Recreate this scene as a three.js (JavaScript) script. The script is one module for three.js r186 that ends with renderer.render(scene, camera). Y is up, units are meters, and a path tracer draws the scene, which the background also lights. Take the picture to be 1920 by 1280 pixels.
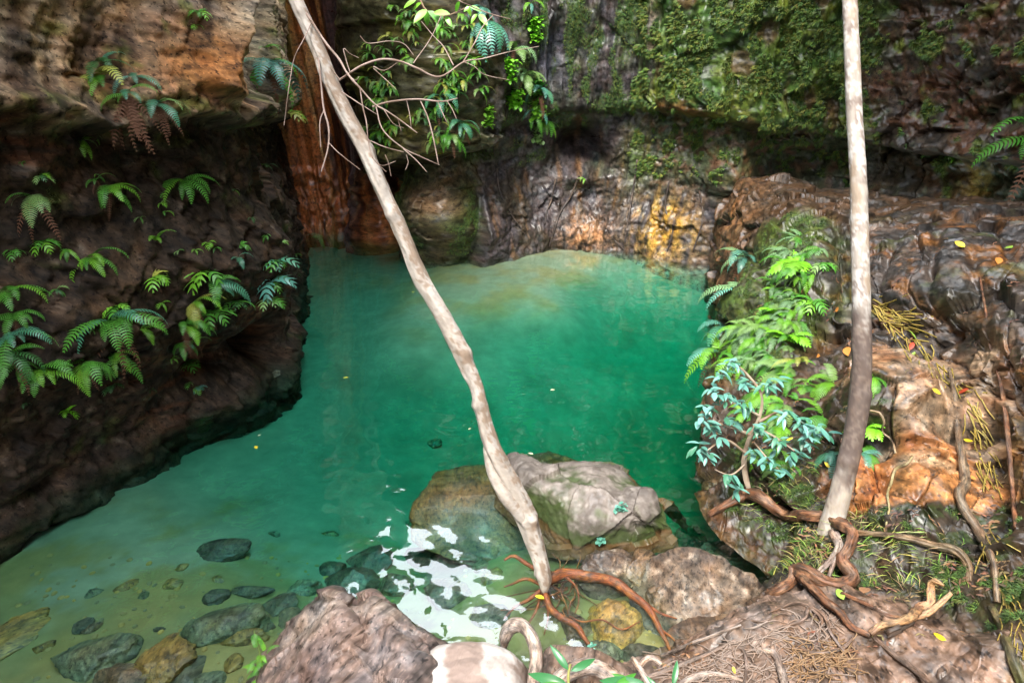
import * as THREE from 'three';
import { mergeGeometries, mergeVertices } from 'three/addons/utils/BufferGeometryUtils.js';

import { MeshBVH, acceleratedRaycast } from 'three-mesh-bvh';

// ------------------------------------------------------------------ camera, sky, sun, exposure
const scene = new THREE.Scene();
const FOC = 1229, PITCH = 25 * Math.PI / 180, EYE = new THREE.Vector3(0, 3.5, 0);
const camera = new THREE.PerspectiveCamera(2 * Math.atan(640 / FOC) * 180 / Math.PI, 1024 / 682, 0.05, 400);
camera.position.copy(EYE); camera.rotation.set(-PITCH, 0, 0); scene.add(camera);
const renderer = new THREE.WebGLRenderer({ antialias: true });
renderer.setSize(1024, 682);
renderer.toneMapping = THREE.LinearToneMapping;
renderer.toneMappingExposure = 5.4;
renderer.shadowMap.enabled = true;
{ // even white cloud, a little darker towards the horizon all the way round
  const W = 64, H = 32, d = new Float32Array(W * H * 4);
  for (let j = 0; j < H; j++) for (let i = 0; i < W; i++) {
    const el = ((j + 0.5) / H - 0.5) * Math.PI, l = 1.7 * (1 + 2 * Math.max(0, Math.sin(el))) / 3;
    d.set([l * 0.96, l * 1.0, l * 1.09, 1], (j * W + i) * 4);
  }
  const sky = new THREE.DataTexture(d, W, H, THREE.RGBAFormat, THREE.FloatType);
  sky.mapping = THREE.EquirectangularReflectionMapping; sky.magFilter = sky.minFilter = THREE.LinearFilter; sky.needsUpdate = true;
  scene.background = sky; scene.environment = sky;
}
const sun = new THREE.DirectionalLight(new THREE.Color(1, 0.93, 0.82), 1.4);
sun.position.set(-2.2, 15, 2.5); sun.target.position.set(0.5, 0, -6.5); sun.castShadow = true; sun.shadow.radius = 28;
Object.assign(sun.shadow.camera, { left: -12, right: 12, top: 14, bottom: -14, near: 0.5, far: 45 }); sun.shadow.mapSize.set(2048, 2048);
scene.add(sun, sun.target);

// ------------------------------------------------------------------ helpers
let seed = 12345;
const rnd = () => { seed = (seed * 1664525 + 1013904223) >>> 0; return seed / 4294967296; };
const rr = (a, b) => a + (b - a) * rnd();
const clamp = (x, a = 0, b = 1) => Math.min(b, Math.max(a, x));
const ss = (a, b, x) => { const t = clamp((x - a) / (b - a)); return t * t * (3 - 2 * t); };
const lerp = (a, b, t) => a + (b - a) * t;
const mixc = (a, b, t) => [a[0] + (b[0] - a[0]) * t, a[1] + (b[1] - a[1]) * t, a[2] + (b[2] - a[2]) * t];
const V = (x, y, z) => new THREE.Vector3(x, y, z);
const PERM = new Uint8Array(512);
{ const p = [...Array(256).keys()]; for (let i = 255; i > 0; i--) { const j = Math.floor(rnd() * (i + 1)); [p[i], p[j]] = [p[j], p[i]]; } for (let i = 0; i < 512; i++) PERM[i] = p[i & 255]; }
const GX = [1, -1, 1, -1, 1, -1, 1, -1, 0, 0, 0, 0, 1, -1, 0, 0], GY = [1, 1, -1, -1, 0, 0, 0, 0, 1, -1, 1, -1, 1, 1, -1, -1], GZ = [0, 0, 0, 0, 1, 1, -1, -1, 1, 1, -1, -1, 0, 0, 1, -1];
function noise(x, y, z = 0, per = 0) {
  let X = Math.floor(x), Y = Math.floor(y), Z = Math.floor(z); x -= X; y -= Y; z -= Z;
  let X1 = X + 1, Y1 = Y + 1;
  if (per) { X = ((X % per) + per) % per; X1 = ((X1 % per) + per) % per; Y = ((Y % per) + per) % per; Y1 = ((Y1 % per) + per) % per; }
  X &= 255; Y &= 255; Z &= 255; X1 &= 255; Y1 &= 255; const Z1 = (Z + 1) & 255;
  const u = x * x * x * (x * (x * 6 - 15) + 10), v = y * y * y * (y * (y * 6 - 15) + 10), w = z * z * z * (z * (z * 6 - 15) + 10);
  const g = (a, b, c, dx, dy, dz) => { const h = PERM[PERM[PERM[a] + b] + c] & 15; return GX[h] * dx + GY[h] * dy + GZ[h] * dz; };
  return lerp(lerp(lerp(g(X, Y, Z, x, y, z), g(X1, Y, Z, x - 1, y, z), u), lerp(g(X, Y1, Z, x, y - 1, z), g(X1, Y1, Z, x - 1, y - 1, z), u), v),
    lerp(lerp(g(X, Y, Z1, x, y, z - 1), g(X1, Y, Z1, x - 1, y, z - 1), u), lerp(g(X, Y1, Z1, x, y - 1, z - 1), g(X1, Y1, Z1, x - 1, y - 1, z - 1), u), v), w);
}
function fbm(x, y, z, o = 4) { let s = 0, a = 1, t = 0; for (let i = 0; i < o; i++) { s += a * noise(x, y, z); t += a; a *= 0.5; x = x * 2.03 + 7.1; y = y * 2.03 + 3.7; z = z * 2.03 + 1.3; } return s / t * 1.6; }
function ridge(x, y, z, o = 3) { let s = 0, a = 1, t = 0; for (let i = 0; i < o; i++) { s += a * (1 - 2 * Math.abs(noise(x, y, z))); t += a; a *= 0.5; x = x * 2.1 + 5.2; y = y * 2.1 + 9.3; z = z * 2.1 + 2.8; } return s / t; }

const hash = (a, b, c, k) => { let h = (a * 374761393 + b * 668265263 + c * 2147483647 + k * 974634781) | 0; h = Math.imul(h ^ (h >>> 13), 1274126177); h = Math.imul(h ^ (h >>> 15), 2246822519); return ((h ^ (h >>> 16)) >>> 0) / 4294967296; };
// broken rock: every cell is a tilted plane of its own; returns [height, distance to the joint]
function facet(x, y, z = 0.5, tilt = 0.9) {
  const X = Math.floor(x), Y = Math.floor(y), Z = Math.floor(z); let d1 = 9, d2 = 9, a = 0, b = 0, c = 0, ox = 0, oy = 0, oz = 0;
  for (let i = X - 1; i <= X + 1; i++) for (let j = Y - 1; j <= Y + 1; j++) for (let k = Z - 1; k <= Z + 1; k++) {
    const dx = x - i - hash(i, j, k, 1), dy = y - j - hash(i, j, k, 2), dz = z - k - hash(i, j, k, 3), d = dx * dx + dy * dy + dz * dz;
    if (d < d1) { d2 = d1; d1 = d; a = i; b = j; c = k; ox = dx; oy = dy; oz = dz; } else if (d < d2) d2 = d;
  }
  const h = (k) => hash(a, b, c, k) - 0.5;
  return [0.7 * h(4) + tilt * (h(5) * ox + h(6) * oy + h(7) * oz) * 1.6, Math.sqrt(d2) - Math.sqrt(d1), h(8)];
}
const CA = Math.cos(PITCH), SA = Math.sin(PITCH);
const rayOf = (px, py) => { const cx = (px - 960) / FOC, cy = (640 - py) / FOC; return V(cx, cy * CA - SA, -(CA + cy * SA)); };
const at = (px, py, s) => rayOf(px, py).multiplyScalar(s).add(EYE);
const onY = (px, py, y = 0) => { const r = rayOf(px, py); return at(px, py, (y - EYE.y) / r.y); };

const taken = {};
function numbered(n) { const k = taken[n] = (taken[n] ?? -1) + 1; return k ? `${n}_${String(k).padStart(3, '0')}` : n; }
function tag(o, label, category, group, kind) {
  o.userData.label = label; if (category) o.userData.category = category;
  if (group) o.userData.group = group; if (kind) o.userData.kind = kind; return o;
}
function shade(o) { o.castShadow = o.receiveShadow = true; return o; }
function mesh(name, g, m, parent = scene) { const o = shade(new THREE.Mesh(g, m)); o.name = parent === scene ? numbered(name) : name; parent.add(o); return o; }
function thing(name, label, category, pos, group) { const o = new THREE.Group(); o.name = numbered(name); if (pos) o.position.copy(pos); scene.add(o); return tag(o, label, category, group); }
function struct(name, g, m, label) { const o = mesh(name, g, m); o.userData.kind = 'structure'; if (label) o.userData.label = label; return o; }

// tileable grain: colour multiplier and relief
function tex(size, fn, srgb, rx = 1, ry = rx) {
  const d = new Uint8Array(size * size * 4);
  for (let j = 0; j < size; j++) for (let i = 0; i < size; i++) { const v = fn(i / size, j / size), k = (j * size + i) * 4; const a = Array.isArray(v) ? v : [v, v, v]; d[k] = clamp(a[0]) * 255; d[k + 1] = clamp(a[1]) * 255; d[k + 2] = clamp(a[2]) * 255; d[k + 3] = 255; }
  const t = new THREE.DataTexture(d, size, size); t.wrapS = t.wrapT = THREE.RepeatWrapping; t.magFilter = THREE.LinearFilter; t.minFilter = THREE.LinearMipmapLinearFilter; t.generateMipmaps = true;
  if (srgb) t.colorSpace = THREE.SRGBColorSpace; t.repeat.set(rx, ry); t.needsUpdate = true; return t;
}
const pf = (u, v, p, o = 4, z = 0) => { let s = 0, a = 1, t = 0; for (let i = 0; i < o; i++) { s += a * noise(u * p, v * p, z + i * 3.3, p); t += a; a *= 0.55; p *= 2; } return s / t * 1.5; };
const pr = (u, v, p, o = 3, z = 0) => { let s = 0, a = 1, t = 0; for (let i = 0; i < o; i++) { s += a * (1 - 2 * Math.abs(noise(u * p, v * p, z + i * 3.3, p))); t += a; a *= 0.55; p *= 2; } return s / t; };
const T = {
  rockBump: tex(1024, (u, v) => 0.55 + 0.26 * pf(u, v, 12, 7, 1) + 0.1 * pr(u, v, 7, 4, 5) - 0.2 * ss(0.62, 0.85, pr(u, v, 5, 4, 15))),
  rockCol: tex(1024, (u, v) => { const n = 0.8 + 0.3 * pf(u, v, 24, 6, 9) - 0.3 * ss(0.28, 0.5, pf(u, v, 40, 3, 19)) - 0.22 * ss(0.62, 0.85, pr(u, v, 5, 4, 15)) + 0.2 * ss(0.35, 0.6, pf(u, v, 70, 2, 29)), m = 0.09 * pf(u, v, 6, 4, 4); return [n + m, n, n - m]; }, true),
  rockRough: tex(256, (u, v) => 0.62 + 0.42 * pf(u, v, 5, 5, 11)),
  strataBump: tex(512, (u, v) => 0.5 + 0.2 * pf(u, v, 10, 5, 2) + 0.22 * pf(u * 0 + Math.floor(u * 4) * 0, v, 24, 3, 7) + 0.12 * pf(u, v, 3, 2, 3)),
  mossBump: tex(512, (u, v) => 0.5 + 0.5 * pf(u, v, 36, 3, 21)),
  barkBump: tex(256, (u, v) => 0.5 + 0.3 * pf(u, v, 12, 4, 31) + 0.2 * pr(u, v, 9, 2, 14)),
  woodBump: tex(256, (u, v) => { let s = 0.5; for (const [p, a] of [[10, 0.25], [22, 0.15]]) s += a * noise(u * p + 0.6 * noise(u * 4, v * 2, 8, 4), v * 2, p, p); return s; }),
  sandCol: tex(512, (u, v) => 0.9 + 0.1 * pf(u, v, 8, 6, 41), true),
};
const rep = (t, k, l = k) => { const c = t.clone(); c.repeat.set(k, l); c.needsUpdate = true; return c; };

// a sheet through a function of (i, j): positions, then colours with the finished shape at hand
function sheet(nu, nv, pos, col, uv) {
  const P = new Float32Array((nu + 1) * (nv + 1) * 3), C = new Float32Array(P.length), U = new Float32Array((nu + 1) * (nv + 1) * 2), I = new Uint32Array(nu * nv * 6);
  const q = V();
  for (let j = 0, k = 0; j <= nv; j++) for (let i = 0; i <= nu; i++, k++) {
    pos(i, j, q); P[k * 3] = q.x; P[k * 3 + 1] = q.y; P[k * 3 + 2] = q.z;
    const c = col(i, j, q); C[k * 3] = c[0]; C[k * 3 + 1] = c[1]; C[k * 3 + 2] = c[2];
    const t = uv(i, j, q); U[k * 2] = t[0]; U[k * 2 + 1] = t[1];
  }
  for (let j = 0, k = 0; j < nv; j++) for (let i = 0; i < nu; i++, k += 6) { const a = j * (nu + 1) + i, b = a + 1, c = a + nu + 1, d = c + 1; I[k] = a; I[k + 1] = b; I[k + 2] = c; I[k + 3] = b; I[k + 4] = d; I[k + 5] = c; }
  const g = new THREE.BufferGeometry();
  g.setAttribute('position', new THREE.BufferAttribute(P, 3)); g.setAttribute('color', new THREE.BufferAttribute(C, 3)); g.setAttribute('uv', new THREE.BufferAttribute(U, 2)); g.setIndex(new THREE.BufferAttribute(I, 1));
  g.computeVertexNormals(); return g;
}
const rockMat = (o = {}) => new THREE.MeshStandardMaterial({ vertexColors: true, map: rep(T.rockCol, 0.8), bumpMap: rep(T.rockBump, 0.8), bumpScale: 0.006, roughnessMap: rep(T.rockRough, 0.7), roughness: 0.8, side: THREE.DoubleSide, ...o });

// ------------------------------------------------------------------ cliffs: upright ribbons along a plan line
function makePlan(pts, step) {
  const c = new THREE.CatmullRomCurve3(pts.map(([x, z]) => V(x, 0, z)), false, 'centripetal');
  const L = c.getLength(), n = Math.ceil(L / step), q = c.getSpacedPoints(n);
  let nr = q.map((_, i) => { const a = q[Math.max(0, i - 1)], b = q[Math.min(n, i + 1)], t = b.clone().sub(a).normalize(); return V(-t.z, 0, t.x); });
  for (let r = 0; r < 6; r++) nr = nr.map((v, i) => v.clone().multiplyScalar(2).add(nr[Math.max(0, i - 4)]).add(nr[Math.min(n, i + 4)]).normalize());
  const C = { q, nr, n, step: L / n, L };
  C.sy = (px, py) => { // where the line of sight meets the plan line's upright sheet
    const r = rayOf(px, py); let best = null;
    for (let i = 0; i < n; i++) { const a = q[i], b = q[i + 1], ex = b.x - a.x, ez = b.z - a.z, den = r.x * ez - r.z * ex; if (Math.abs(den) < 1e-9) continue;
      const t = (a.x * ez - a.z * ex) / den, k = (r.z * a.x - r.x * a.z) / -den; // EYE stands at x = z = 0
      const kk = Math.abs(ex) > Math.abs(ez) ? (r.x * t - a.x) / ex : (r.z * t - a.z) / ez;
      if (t > 0 && kk >= -0.01 && kk <= 1.01 && (!best || t < best[2])) best = [(i + kk) * C.step, EYE.y + r.y * t, t]; }
    return best || [0, 0, 0];
  };
  C.line = (pts) => { const a = pts.map(([x, y]) => C.sy(x, y)).sort((m, k) => m[0] - k[0]); return (s) => { if (s <= a[0][0]) return a[0][1]; for (let i = 1; i < a.length; i++) if (s <= a[i][0]) { const t = (s - a[i - 1][0]) / (a[i][0] - a[i - 1][0] || 1); return lerp(a[i - 1][1], a[i][1], t * t * (3 - 2 * t)); } return a[a.length - 1][1]; }; };
  C.blob = (px, py, rs, ry) => { const [s0, y0] = C.sy(px, py); return (s, y) => Math.exp(-(((s - s0) / rs) ** 2) - (((y - y0) / ry) ** 2)); };
  return C;
}
function cliff(name, C, ys, off, col, mat, label, i0 = 0, i1 = C.n) {
  const g = sheet(i1 - i0, ys.length - 1, (i, j, p) => { const k = i + i0, s = k * C.step, y = typeof ys[j] === 'function' ? ys[j](s) : ys[j], o = off(s, y, C.q[k]); p.copy(C.nr[k]).multiplyScalar(o).add(C.q[k]); p.y += y; },
    (i, j, p) => col((i + i0) * C.step, p.y, p), (i, j, p) => [(i + i0) * C.step, p.y]);
  return struct(name, g, mat, label);
}
const steps = (a, b, d) => { const n = Math.round((b - a) / d), r = []; for (let i = 0; i <= n; i++) r.push(a + (b - a) * i / n); return r; };

// -------- left cliff
const LEFT = makePlan([[-7.5, 9], [-6, 5], [-5, 1.5], [-4.55, -1.2], [-4.2, -3.2], [-3.7, -4.5], [-3.15, -5.7], [-2.62, -6.75], [-2.52, -7.25], [-2.75, -7.9], [-3.05, -9], [-3.5, -10.8], [-4, -12.6], [-4.6, -15]], 0.022);
{
  const C = LEFT, rim = C.line([[-300, 175], [0, 195], [120, 215], [250, 222], [340, 212], [480, 198], [545, 205]]);
  const sCorner = C.sy(568, 660)[0];
  const cave = C.blob(530, 640, 0.28, 0.22), cave2 = C.blob(430, 690, 0.55, 0.2), cave3 = C.blob(545, 660, 0.2, 0.25), nose = C.blob(420, 500, 0.5, 0.5), bulge = C.blob(250, 560, 0.9, 0.5), foot = C.blob(520, 740, 1.2, 0.5);
  const corner = (s) => ss(sCorner - 0.2, sCorner + 1.2, s);
  var leftOff = (s, y) => {
    const w = 0.12 * fbm(s * 1.3, y * 1.3, 2), r = rim(s) + 0.16 * fbm(s * 1.7, 3.3, 1, 4), d = r - y + 0.1 * fbm(s * 5, y * 5, 9, 3);
    let o = 0;
    if (d > 0) o += -0.34 * ss(0, 0.22, d) + 0.34 * ss(0.5, 2.1, d); else o += -0.1 * ss(0, 0.5, -d) - 0.10 * ss(0.02, 0.1, -d);
    o += 0.10 * Math.exp(-((d / 0.1) ** 2));
    // leaning ribs on the lit upper face
    const up = ss(0.02, 0.2, -d) * (1 - ss(8, 10, y)), sl = s - 0.42 * (y - r) ;
    o += up * (0.6 * (ridge(sl * 1.0 + 0.3 + 0.15 * noise(s, y * 1.4, 3), y * 0.16, 4.1, 1) - 0.35) + 0.1 * ridge(sl * 3.6, y * 0.5, 9.1, 2) + 0.1 * facet(sl * 1.6, y * 1.1, 2.5)[0] + 0.03 * fbm(s * 8, y * 8, 4, 3));
    o += up * (0.05 * ridge(s * 1.2, y * 3.2 + s * 0.8, 4, 3) + 0.03 * ridge(s * 0.6, y * 11 + s * 2, 14, 2));
    // under it: knobs, joints and strata
    const lo = ss(-0.05, 0.25, d);
    const wx = 0.3 * fbm(s * 2, y * 2, 3, 4), f1 = facet(s * 1.5 + wx + 0.5 * y, y * 1.9 - 0.4 * s, 0.5), f2 = facet(s * 4.6 + wx * 4, y * 5.6 + wx * 3, 3.5);
    const cm = ss(-0.05, 0.25, noise(s * 1.3, y * 1.3, 6.5)); o += lo * (0.12 * f1[0] + 0.04 * f2[0] + 0.13 * fbm(s * 1.1, y * 1.3, 5, 4) - 0.04 * cm * ss(0.06, 0.0, f1[1]));
    o += lo * (1 - ss(0.9, 1.7, y)) * 0.03 * ridge(s * 0.5, y * 9 + s * 1.5, 3, 3);
    o -= 0.55 * cave(s, y) + 0.33 * cave2(s, y) + 0.4 * cave3(s, y); o += 0.12 * nose(s, y) + 0.16 * bulge(s, y);
    o += ss(0.12, -0.12, y) * (0.15 + 0.08 * noise(s * 1.6, 7) + 0.12 * foot(s, 0.25));   // sunken foot
    o += 0.5 * w + lo * 0.05 * ridge(s * 3.1 + y, y * 2.6 - s, 6, 3) + 0.022 * fbm(s * 9, y * 9, 1, 4);
    o -= corner(s) * ss(1.2, 3.6, y) * 0.25 + 0.27 * ss(1.6, 0.1, y);
    { const q = C.q[Math.min(C.n, Math.round(s / C.step))]; o += Math.max(0, lerp(-2.1, -2.6, ss(-7.5, -10, q.z)) - q.x) * 0.9 * ss(4.6, 10, y) * ss(9, 5, q.z); }  // unseen upper wall, leaned inward to narrow the sky opening
    return o - ss(10.5, 12, y) * 6;
  };
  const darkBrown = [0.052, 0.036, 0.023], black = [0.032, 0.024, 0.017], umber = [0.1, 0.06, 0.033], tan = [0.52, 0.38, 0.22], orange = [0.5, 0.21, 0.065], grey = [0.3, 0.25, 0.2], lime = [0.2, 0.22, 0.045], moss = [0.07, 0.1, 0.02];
  const or1 = C.blob(310, 120, 0.7, 0.5), or2 = C.blob(390, 130, 0.35, 0.3);
  var leftCol = (s, y, p) => {
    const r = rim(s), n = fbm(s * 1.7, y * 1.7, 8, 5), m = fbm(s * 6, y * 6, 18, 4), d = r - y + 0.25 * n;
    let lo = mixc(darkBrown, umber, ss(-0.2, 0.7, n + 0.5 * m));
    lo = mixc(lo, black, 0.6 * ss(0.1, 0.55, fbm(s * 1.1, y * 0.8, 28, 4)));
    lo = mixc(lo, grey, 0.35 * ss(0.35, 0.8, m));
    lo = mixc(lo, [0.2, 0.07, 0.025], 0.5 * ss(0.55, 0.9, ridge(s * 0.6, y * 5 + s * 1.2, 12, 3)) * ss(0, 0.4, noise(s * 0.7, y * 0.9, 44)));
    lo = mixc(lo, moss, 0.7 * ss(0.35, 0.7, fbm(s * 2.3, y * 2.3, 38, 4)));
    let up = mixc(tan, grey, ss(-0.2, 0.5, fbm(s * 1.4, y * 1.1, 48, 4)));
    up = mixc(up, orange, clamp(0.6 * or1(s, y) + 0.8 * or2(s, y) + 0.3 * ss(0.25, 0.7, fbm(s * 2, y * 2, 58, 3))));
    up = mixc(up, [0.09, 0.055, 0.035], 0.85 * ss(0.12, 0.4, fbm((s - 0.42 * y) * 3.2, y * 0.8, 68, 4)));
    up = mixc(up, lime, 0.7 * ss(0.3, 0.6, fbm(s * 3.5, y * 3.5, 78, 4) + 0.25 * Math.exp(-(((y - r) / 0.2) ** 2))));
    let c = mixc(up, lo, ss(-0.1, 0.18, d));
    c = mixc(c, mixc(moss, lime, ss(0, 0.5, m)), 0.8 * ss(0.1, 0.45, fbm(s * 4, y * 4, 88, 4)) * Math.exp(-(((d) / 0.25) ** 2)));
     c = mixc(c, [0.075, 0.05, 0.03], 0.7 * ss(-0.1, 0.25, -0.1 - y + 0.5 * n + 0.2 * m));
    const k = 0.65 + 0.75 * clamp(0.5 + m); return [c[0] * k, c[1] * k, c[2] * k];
  };
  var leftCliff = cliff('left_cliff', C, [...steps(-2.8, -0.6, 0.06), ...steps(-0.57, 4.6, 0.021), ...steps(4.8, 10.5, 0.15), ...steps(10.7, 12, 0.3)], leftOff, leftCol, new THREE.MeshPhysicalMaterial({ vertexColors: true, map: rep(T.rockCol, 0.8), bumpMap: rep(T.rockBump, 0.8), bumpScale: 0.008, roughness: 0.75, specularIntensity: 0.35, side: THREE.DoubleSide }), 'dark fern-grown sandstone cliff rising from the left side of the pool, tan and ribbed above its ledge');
}

// -------- red cleft at the far left of the pool
const CLEFT = makePlan([[-5.2, -11.5], [-4.6, -12.8], [-3.9, -13.2], [-3.2, -13.1], [-2.75, -12.95], [-2.5, -12.5], [-2.1, -12.9], [-1.5, -13.4]], 0.025);
{
  const C = CLEFT, sp = C.sy(675, 200)[0], s0 = C.sy(600, 200)[0];
  const off = (s, y) => { let o = 0; const lean = s + 0.12 * (y - 1.5);
    o += 0.16 * (ridge(lean * 1.7, y * 0.05, 2.2, 2)) + 0.07 * ridge(lean * 5, y * 0.15, 4.2, 2) + 0.03 * fbm(s * 12, y * 0.8, 6, 3);
    o += 0.3 * Math.exp(-(((lean - sp) / 0.28) ** 2));
    o += ss(1.25, 1.05, y + 0.1 * noise(s * 3, 1)) * 0.14 * (0.6 + fbm(s * 3, y * 3, 8, 3)) + 0.25 * ss(0.9, -0.3, y);
    return o - ss(6, 7.2, y) * 5; };
  const col = (s, y) => { const lean = s + 0.12 * (y - 1.5), n = fbm(lean * 5, y * 0.5, 3, 5), m = fbm(s * 9, y * 6, 5, 4);
    let c = mixc([0.72, 0.22, 0.06], [0.85, 0.46, 0.16], ss(-0.1, 0.6, n)); c = mixc(c, [0.075, 0.02, 0.012], 0.9 * ss(0.1, 0.45, fbm(lean * 4.2, y * 0.35, 13, 3)));
    c = mixc(c, [0.12, 0.06, 0.06], 0.95 * ss(0.3, 0.16, Math.abs(lean - sp - 0.05) + 0.05 * n));
    c = mixc(c, [0.33, 0.16, 0.09], 0.5 * ss(0.1, 0.6, m) * ss(1.4, 0.6, y));
    c = mixc(c, [0.16, 0.17, 0.03], ss(2.6, 3.3, y + 0.4 * m) * ss(s0 - 0.1, s0 - 0.6, s));
    const k = 0.85 + 0.4 * m; return [c[0] * k, c[1] * k, c[2] * k]; };
  cliff('red_cleft', C, [...steps(-1.5, -0.2, 0.1), ...steps(-0.17, 4.8, 0.028), ...steps(5, 7.4, 0.2)], off, col, rockMat({ roughness: 0.65 }), 'narrow cleft of red and orange streaked rock at the far left end of the pool');
}

// -------- back cliff, going on to the right behind the bank
const BACK = makePlan([[-2.9, -14.5], [-2.2, -13.4], [-2.0, -12.2], [-1.75, -11.45], [-1.15, -11.05], [-0.5, -11.35], [0.4, -11.95], [1.4, -12.05], [2.4, -11.7], [3.3, -11.1], [4.1, -11.0], [5, -10.8], [6, -9.9], [7.0, -8.2], [7.4, -5.5], [7.2, -2.5], [6.8, 1], [6.2, 5], [4.5, 9], [0.5, 11.2], [-3.5, 11], [-7, 9]], 0.024);
{
  const C = BACK, ledge = C.line([[690, 300], [780, 300], [860, 285], [905, 262], [930, 235], [1000, 228], [1040, 212], [1150, 210], [1240, 205], [1310, 215], [1430, 242], [1520, 240], [1600, 255], [1690, 280], [1780, 290], [1920, 300], [2200, 320]]);
  const S = (px) => C.sy(px, 250)[0], sMass = S(915), sL = S(700), sMoss = S(1225), sRec = S(1430), sRec2 = S(1690);
  const cave = C.blob(1085, 268, 0.3, 0.34), cave2 = C.blob(1120, 300, 0.22, 0.22), rec = C.blob(1510, 300, 0.75, 0.42), rec2 = C.blob(1700, 330, 0.8, 0.3), mound = C.blob(820, 400, 0.72, 0.6), lip = C.blob(1090, 330, 0.4, 0.14), darkR = C.blob(1760, 190, 1.3, 0.5), pil = C.blob(1375, 330, 0.33, 0.5), dent = C.blob(1300, 260, 0.18, 0.25), fin = C.blob(1170, 250, 0.22, 0.3), gut = C.blob(1030, 110, 0.13, 0.6), gold = C.blob(1255, 420, 0.55, 0.5), gold2 = C.blob(1100, 430, 0.5, 0.28), orang = C.blob(1300, 200, 0.5, 0.12), orang2 = C.blob(1390, 310, 0.22, 0.3), orang3 = C.blob(1830, 355, 0.18, 0.3);
  const split = (s, y) => { const sx = sMass - 0.1 - 0.16 * Math.abs(y - 2.4); return s - sx; };
  var backOff = (s, y) => {
    const l = ledge(s) + 0.06 * noise(s * 3, 2.2) + 0.03 * noise(s * 9, 4.2), d = y - l, right = ss(sMoss - 0.2, sMoss + 0.2, s), farR = ss(sRec - 0.1, sRec + 0.5, s);
    const mass = 1 - ss(-0.02, 0.1, split(s, y));
    let o = 0;
    o += ss(-0.05, 0.12, d) * (0.22 + 0.5 * mass * ss(sL - 0.35, sL + 0.5, s) + 0.22 * right + 0.2 * farR);
    o += ss(0.1, 1.5, d) * (0.1 - 0.15 * right);
    if (d < 0) o += (1 - mass) * 0.4 * ss(1.25, 0.1, y) * (1 - farR);
    o += 0.62 * mound(s, y) + 0.14 * mass * ss(0.5, -0.4, y);
    o -= 1.0 * cave(s, y) + 0.4 * cave2(s, y) + 0.75 * rec(s, y) + 0.3 * rec2(s, y) + 0.2 * dent(s, y) + 0.45 * darkR(s, y) + 0.2 * gut(s, y);
    o += 0.28 * lip(s, y) + 0.5 * pil(s, y) * (d < 0 ? 1 : 0.4) + 0.1 * fin(s, y);
    // flutes, joints and knobs
    const flute = (1 - mass) * (1 - farR); o += 0.05 * ridge(s * 0.35 + y * 0.3, y * 3.4 - s * 0.35, 11, 2) * (0.4 + farR);
    o += flute * (0.17 * ridge(s * 2.3, y * 0.25, 1.2, 2) + 0.035 * ridge(s * 8, y * 0.6, 5.2, 2)) * ss(-0.1, 0.2, d);
    o += flute * ss(0.1, -0.2, d) * (0.07 * ridge(s * 3 - y * 1.2, y * 0.7, 7.2, 3) + 0.03 * ridge(s * 2 + y, y * 9 - s * 2, 3.2, 2));
    const wx = 0.3 * fbm(s * 1.5, y * 1.5, 3, 4), f1 = facet(s * 1.3 + wx, y * 1.5 - 0.2 * s, 0.5), f2 = facet(s * 4 + wx * 4, y * 5 + wx * 3, 3.5), blk2 = 0.35 + 0.5 * mass + 0.7 * farR + 0.2 * right;
    o += blk2 * (0.2 * f1[0] + 0.05 * f2[0] - 0.03 * ss(0.05, 0, f1[1]) * (1 - right * (1 - farR)) * ss(-0.05, 0.25, noise(s, y, 6.5))) + 0.12 * fbm(s * 1.1, y * 1.3, 2.7, 3) + 0.016 * fbm(s * 12, y * 12, 3.1, 3) + right * 0.03 * fbm(s * 7, y * 7, 8, 2);
    o += farR * 0.12 * ridge(s * 0.9 - y * 0.6, y * 1.6 + s * 0.2, 9.9, 3);
    o += 0.3 * ss(0.1, -1, y);
    { const ii = Math.min(C.n, Math.round(s / C.step)); o += Math.max(0, -C.nr[ii].x) * Math.max(0, C.q[ii].x - 3.0) * ss(4.8, 12, y) * ss(10, 5, C.q[ii].z); }  // right wall above the view leans in too, shaped to shrink the open sky
    const notch = 1 - ss(-0.3, 0.3, C.q[Math.min(C.n, Math.round(s / C.step))].x + 1.3 - (y - 6) * 0.27 + 0.25 * noise(y * 0.8, s));
    return o - notch * (ss(5.4, 6.3, y) * 5 + Math.max(0, y - 6.3) * 5) - ss(13, 14.5, y) * 5;
  };
  const purple = [0.1, 0.082, 0.085], greyG = [0.085, 0.105, 0.06], mossD = [0.035, 0.06, 0.014], mossL = [0.15, 0.2, 0.03], mossG = [0.06, 0.13, 0.03], blk = [0.026, 0.022, 0.018], brown = [0.13, 0.07, 0.035], rust = [0.24, 0.09, 0.03], ochre = [0.36, 0.2, 0.05], pale = [0.34, 0.25, 0.2];
  const mgreen = C.blob(770, 410, 0.4, 0.35), mpink = C.blob(830, 370, 0.28, 0.25), mg2 = C.blob(880, 400, 0.25, 0.3), spot = C.blob(1020, 110, 0.3, 0.4), lichen = C.blob(1245, 50, 0.1, 0.8), greenStr = C.blob(1200, 290, 0.25, 0.5);
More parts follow.
